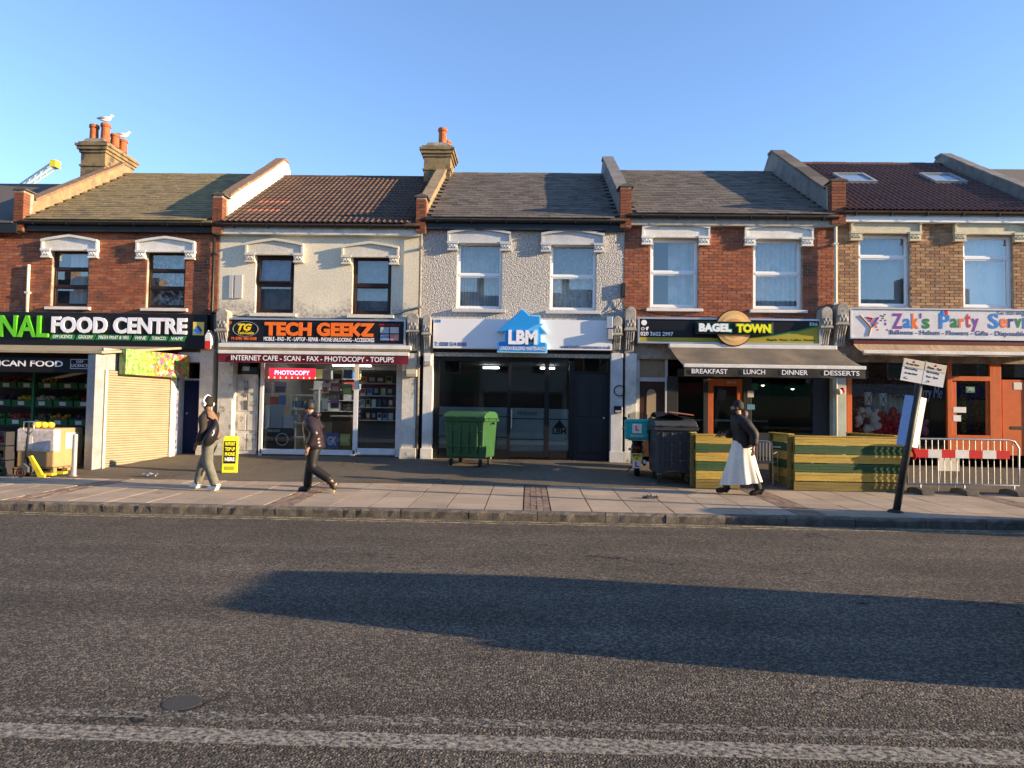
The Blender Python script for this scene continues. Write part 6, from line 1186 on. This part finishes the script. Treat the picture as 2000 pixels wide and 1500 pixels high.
for s in (-1, 1): MB().lathe([(.045, -.018), (.05, 0), (.04, .02)], (0, 0, 0), 16, Matrix.Translation((c_[0], s * .115 * k, c_[2] + .01)) @ Matrix.Rotation(pi / 2, 4, 'X')).build('ear_cup', upvc, hp)
t.rotation_euler.z = hp.rotation_euler.z = -.28
bg_ = thing('shoulder_bag', 'black slouchy bag with white marks on the left walker', 'bag', None, t.location); bg_.rotation_euler.z = -.28; bm_ = mat('black_nylon', (.014, .014, .017), .4, fine=.15)
skin_mesh('pouch', {'a': (.06, -.20, .80, (.06, .05)), 'b': (.14, -.21, .90, (.15, .085)), 'c': (.20, -.18, 1.03, (.14, .08)), 'd': (.21, -.12, 1.16, (.08, .06)), 'e': (.14, -.08, 1.30, (.03, .03))}, chain('a', 'b', 'c', 'd', 'e'), bm_, bg_); MB().tube([(.13, -.08, 1.26), (.05, -.15, 1.33), (-.03, -.10, 1.44), (-.06, .06, 1.40), (.0, .15, 1.2), (.12, .05, 1.0)], .014, 6).build('strap', bm_, bg_)
MB().ball((.12, -.282, .88), .035, 10, 6, (1, .25, .8)).build('white_mark', white_l, bg_); MB().tube([(.24, -.25, 1.0), (.27, -.24, 1.05), (.25, -.235, 1.09)], .012, 5).build('white_mark', white_l, bg_)
# walker in puffer jacket
g2 = onZ(612, 961, .157)
t, P, N, k = person('person in shiny dark purple puffer jacket and black cap walking left', (g2.x, g2.y, .157), 1.64,
    {'f': ((.10, .50), (.15, .09), (.28, .035)), 'n': ((.02, .48), (-.36, .24), (-.43, .10))}, {'n': ((-.07, .24, 1.13), (.03, .27, .88)), 'f': ((.06, -.24, 1.14), (.14, -.22, .92))}, .035, .06)
tr = trousers(t, P, N, mat('black_track', (.014, .014, .016), .6, fine=.15)); jacket(t, P, N, mat('purple_puffer', (.030, .020, .026), .26, (.022, .014, .019), 5, .25, 25), .80, 1.3, .225, (.128, .108, .08)); shoes(t, P, N, mat('dark_shoe', (.03, .022, .02), .6)); cap(t, P, .118, 1.668, blackm, True, .101, 'cap', .10)
hn, kn_, an_ = [Vector(N[a][:3]) for a in ('hipf', 'knf', 'anf')]; st2 = MB()
for j in (0, .022): st2.tube([hn.lerp(kn_, .2) + Vector((.01 + j, -.285 * k, 0)) + Vector((0, .12, 0)), kn_ + Vector((j, -.17, 0)), kn_.lerp(an_, .5) + Vector((j, -.155, 0))], .006, 4)
sk_h = MB().tube([(N['nkb'][0] + .09, 0, N['nkb'][2] - .03), (N['nkb'][0] + .12, 0, N['nkb'][2] + .04), (N['nkb'][0] + .06, 0, N['nkb'][2] + .09)], [.05, .075, .03], 10).build('hood', mat('purple_puffer'), t, smooth=True); sk_h.scale = (1, 1.5, 1)
MB().prism([(N['ton'][0] - .06, N['ton'][2] - .05), (N['ann'][0] + .085, N['ann'][2] - .05), (N['ann'][0] + .105, N['ann'][2] - .045), (N['ton'][0] + .0, N['ton'][2] - .085)], -.14 * k, -.05 * k).build('sole', mat('tan_sole', (.45, .34, .2), .7), t)
# walker in white robe
g3 = onZ(1452, 966, .175)
t, P, N, k = person('bearded person in black padded jacket and long white robe walking left', (g3.x, g3.y, .175), 1.78,
    {'f': ((.20, .50), (.30, .10), (.44, .06)), 'n': ((-.10, .50), (-.26, .10), (-.12, .035))}, {'n': ((-.12, .26, 1.13), (-.10, .27, .90)), 'f': ((.06, -.24, 1.13), (.30, -.16, 1.10))}, .04, .07, mat('skin_tan', (.34, .19, .125), .55, fine=.05))
trousers(t, P, N, mat('dark_cuff', (.03, .028, .028), .8), (.14, .11, .08, .075)); rob = mat('white_robe', (.70, .66, .58), .85, (.62, .58, .51), 3, .1)
def robe(u, v):
    a = 2 * pi * u; z = .21 + (1.0 - .21) * v; sp_ = (1 - v) ** 1.1; rx = .17 + .16 * sp_; ry = .17 + .07 * sp_; fold = 1 + .13 * sp_ * sin(a * 9 + 2.2 * v) + .04 * sp_ * sin(a * 4 + 1)
    return P(.03 - .0 * sp_ + rx * cos(a) * fold + .05 * sp_ * (1 if cos(a) > 0 else 0) * cos(a), ry * sin(a) * fold, z - .035 * (1 - v) * cos(a), 0)[:3]
MB().grid(robe, 72, 14).build('robe', rob, t, smooth=True); jacket(t, P, N, mat('black_padded', (.014, .013, .013), .6, (.02, .018, .017), 6, .3, 30), .84, .7, .215, (.12, .098, .075)); shoes(t, P, N, mat('black_trainer', (.02, .018, .018), .5)); cap(t, P, .098, 1.645, hair_m, False, .099, 'hair', .112)
c_ = P(.16, 0, 1.545, 0); MB().ball(c_[:3], .07 * k, 12, 8, (1.0, .95, 1.05)).build('beard', hair_m, t, smooth=True); MB().tube([(N['nkb'][0] + .11, -.07, N['nkb'][2] - .02), (N['nkb'][0] + .13, 0, N['nkb'][2] + .05), (N['nkb'][0] + .11, .07, N['nkb'][2] - .02)], [.03, .06, .03], 10).build('hood', mat('hood_lining', (.13, .09, .08), .9), t, smooth=True)
ph = thing('mobile_phone', 'dark mobile phone held by the person in the robe', 'phone', None, (0, 0, 0)); q = Vector(N['paf'][:3]) + t.location; Mp = Matrix.Translation(q + Vector((-.09, -.02, .02))) @ Matrix.Rotation(.6, 4, 'Y'); MB().box(-.005, .005, -.035, .035, -.07, .07, Mp).build('case', signblack, ph)
# ------------------------------------------------------------------ things just outside the frame: they cast the long road shadows
def van(label, x_, y_, rz, col):
    t = thing('parked_van', label, 'van', 'vehicles beside the frame', (x_, y_, 0)); t.rotation_euler.z = rz; pm_ = mat('van_paint_' + label.split()[0], col, .3, fine=.02); w = .82
    prof = [(0, .42), (.0, .72), (.12, .95), (.75, 1.08), (1.45, 1.72), (1.75, 1.84), (4.0, 1.86), (4.2, 1.75), (4.28, 1.0), (4.28, .42), (3.95, .30), (.3, .30)]
    def wd(z): return w if z < 1.05 else w - (z - 1.05) * .16
    n = len(prof); v = [(a, -wd(z), z) for a, z in prof] + [(a, wd(z), z) for a, z in prof]
    MB().add(v, [tuple(range(n)), tuple(range(2 * n - 1, n - 1, -1))] + [(i, i + n, (i + 1) % n + n, (i + 1) % n) for i in range(n)]).build('body', pm_, t, bevel=.03)
    gl = mat('van_glass', (.02, .025, .03), .05, spec=.8, fine=0)
    for s in (-1, 1):
        for poly in ([(1.0, 1.12), (2.0, 1.12), (2.0, 1.68), (1.55, 1.66)], [(2.1, 1.12), (3.05, 1.12), (3.05, 1.7), (2.1, 1.69)], [(3.15, 1.12), (4.05, 1.12), (3.95, 1.68), (3.15, 1.7)]): MB().add([(a, s * (wd(z) + .006), z) for a, z in poly], [(0, 1, 2, 3)]).build('side_window', gl, t)
        for a in (.85, 3.45): wheel(t, (a, s * (w - .07), .31), .31, .18, 'Y')
        MB().box(-.02, .06, s * .62 - .15, s * .62 + .15, .68, .82).build('headlight', mat('lamp_lens', (.6, .6, .6), .1), t, bevel=.02); MB().box(4.26, 4.31, s * .68 - .09, s * .68 + .09, .8, 1.15).build('tail_light', mat('tail_red', (.25, .01, .01), .2), t, bevel=.01); MB().ball((1.1, s * .93, 1.15), .09, 8, 6, (.6, 1, .8)).build('door_mirror', blackm, t)
    MB().add([(.84, -.72, 1.15), (.84, .72, 1.15), (1.40, .66, 1.66), (1.40, -.66, 1.66)], [(0, 1, 2, 3)]).build('windscreen', gl, t).location = (-.02, 0, .03); MB().box(-.04, .05, -.75, .75, .36, .52).build('bumper', blackm, t, bevel=.02)
van('dark people carrier on the road right of the frame', 4.15, 5.1, 0, (.03, .035, .045))
wheelie('brown wheeled bin added unseen right of the frame to cast the kerb shadow', 8.7, 10.62, 0, 0, 1.1, .9, 1.3, (.06, .05, .04), (.05, .045, .04)); wheelie('blue wheeled bin added behind the brown one to lengthen the kerb shadow', 10.1, 10.55, 0, .1, 1.1, .9, 1.3, (.03, .05, .10), (.03, .05, .09))  # both bins are added out of view to cast the shadow along the kerb
# terrace on the camera's side of the street (mirrored in the panes)
opp = ['brick', 'stock']
for i in range(17):
    x0 = -48 + i * 5.6; x1 = x0 + 5.58; h = thing('terraced_house', 'terraced house across the road seen only as window reflections', 'house', 'terrace behind the camera'); m = [brick_red, brick_stock, render_cream][i % 3]; yb = -9.4; ze = 7.3 + .25 * (i % 2)
    wl = MB().box(x0, x1, yb - 8, yb, 0, ze).build('wall', mat('far_brick_' + 'abc'[i % 3], [(.22, .09, .055), (.26, .17, .10), (.50, .46, .38)][i % 3], .9, fine=.15), h)
    MB().prism([(yb + .3, ze - .05), (yb + .3, ze + .02), (yb - 4, ze + 2.3), (yb - 8.3, ze + .02), (yb - 8.3, ze - .05)], x0, x1, 'x').build('roof', mat('far_slate', (.07, .065, .065), .8, fine=.15), h); MB().box(x0 - .2, x0 + .25, yb - 4.5, yb - 3.4, ze + 1.5, ze + 3.4).build('chimney', stack_m, h)
    for k in range(2): xx = x0 + 1.0 + k * 2.3; MB().box(xx, xx + 1.1, yb, yb + .03, 4.1, 5.6).build('window', white, h); MB().box(xx + .07, xx + 1.03, yb + .031, yb + .04, 4.17, 5.53).build('pane', mat('van_glass'), h)
    MB().box(x0 + .2, x1 - .2, yb, yb + .2, 3.0, 3.8).build('fascia_sign', mat('far_sign_' + 'abcd'[i % 4], [(.45, .45, .45), (.05, .08, .25), (.3, .03, .03), (.03, .15, .08)][i % 4], .5), h); MB().box(x0 + .3, x1 - .3, yb, yb + .05, .4, 2.9).build('shop_window', mat('van_glass'), h)
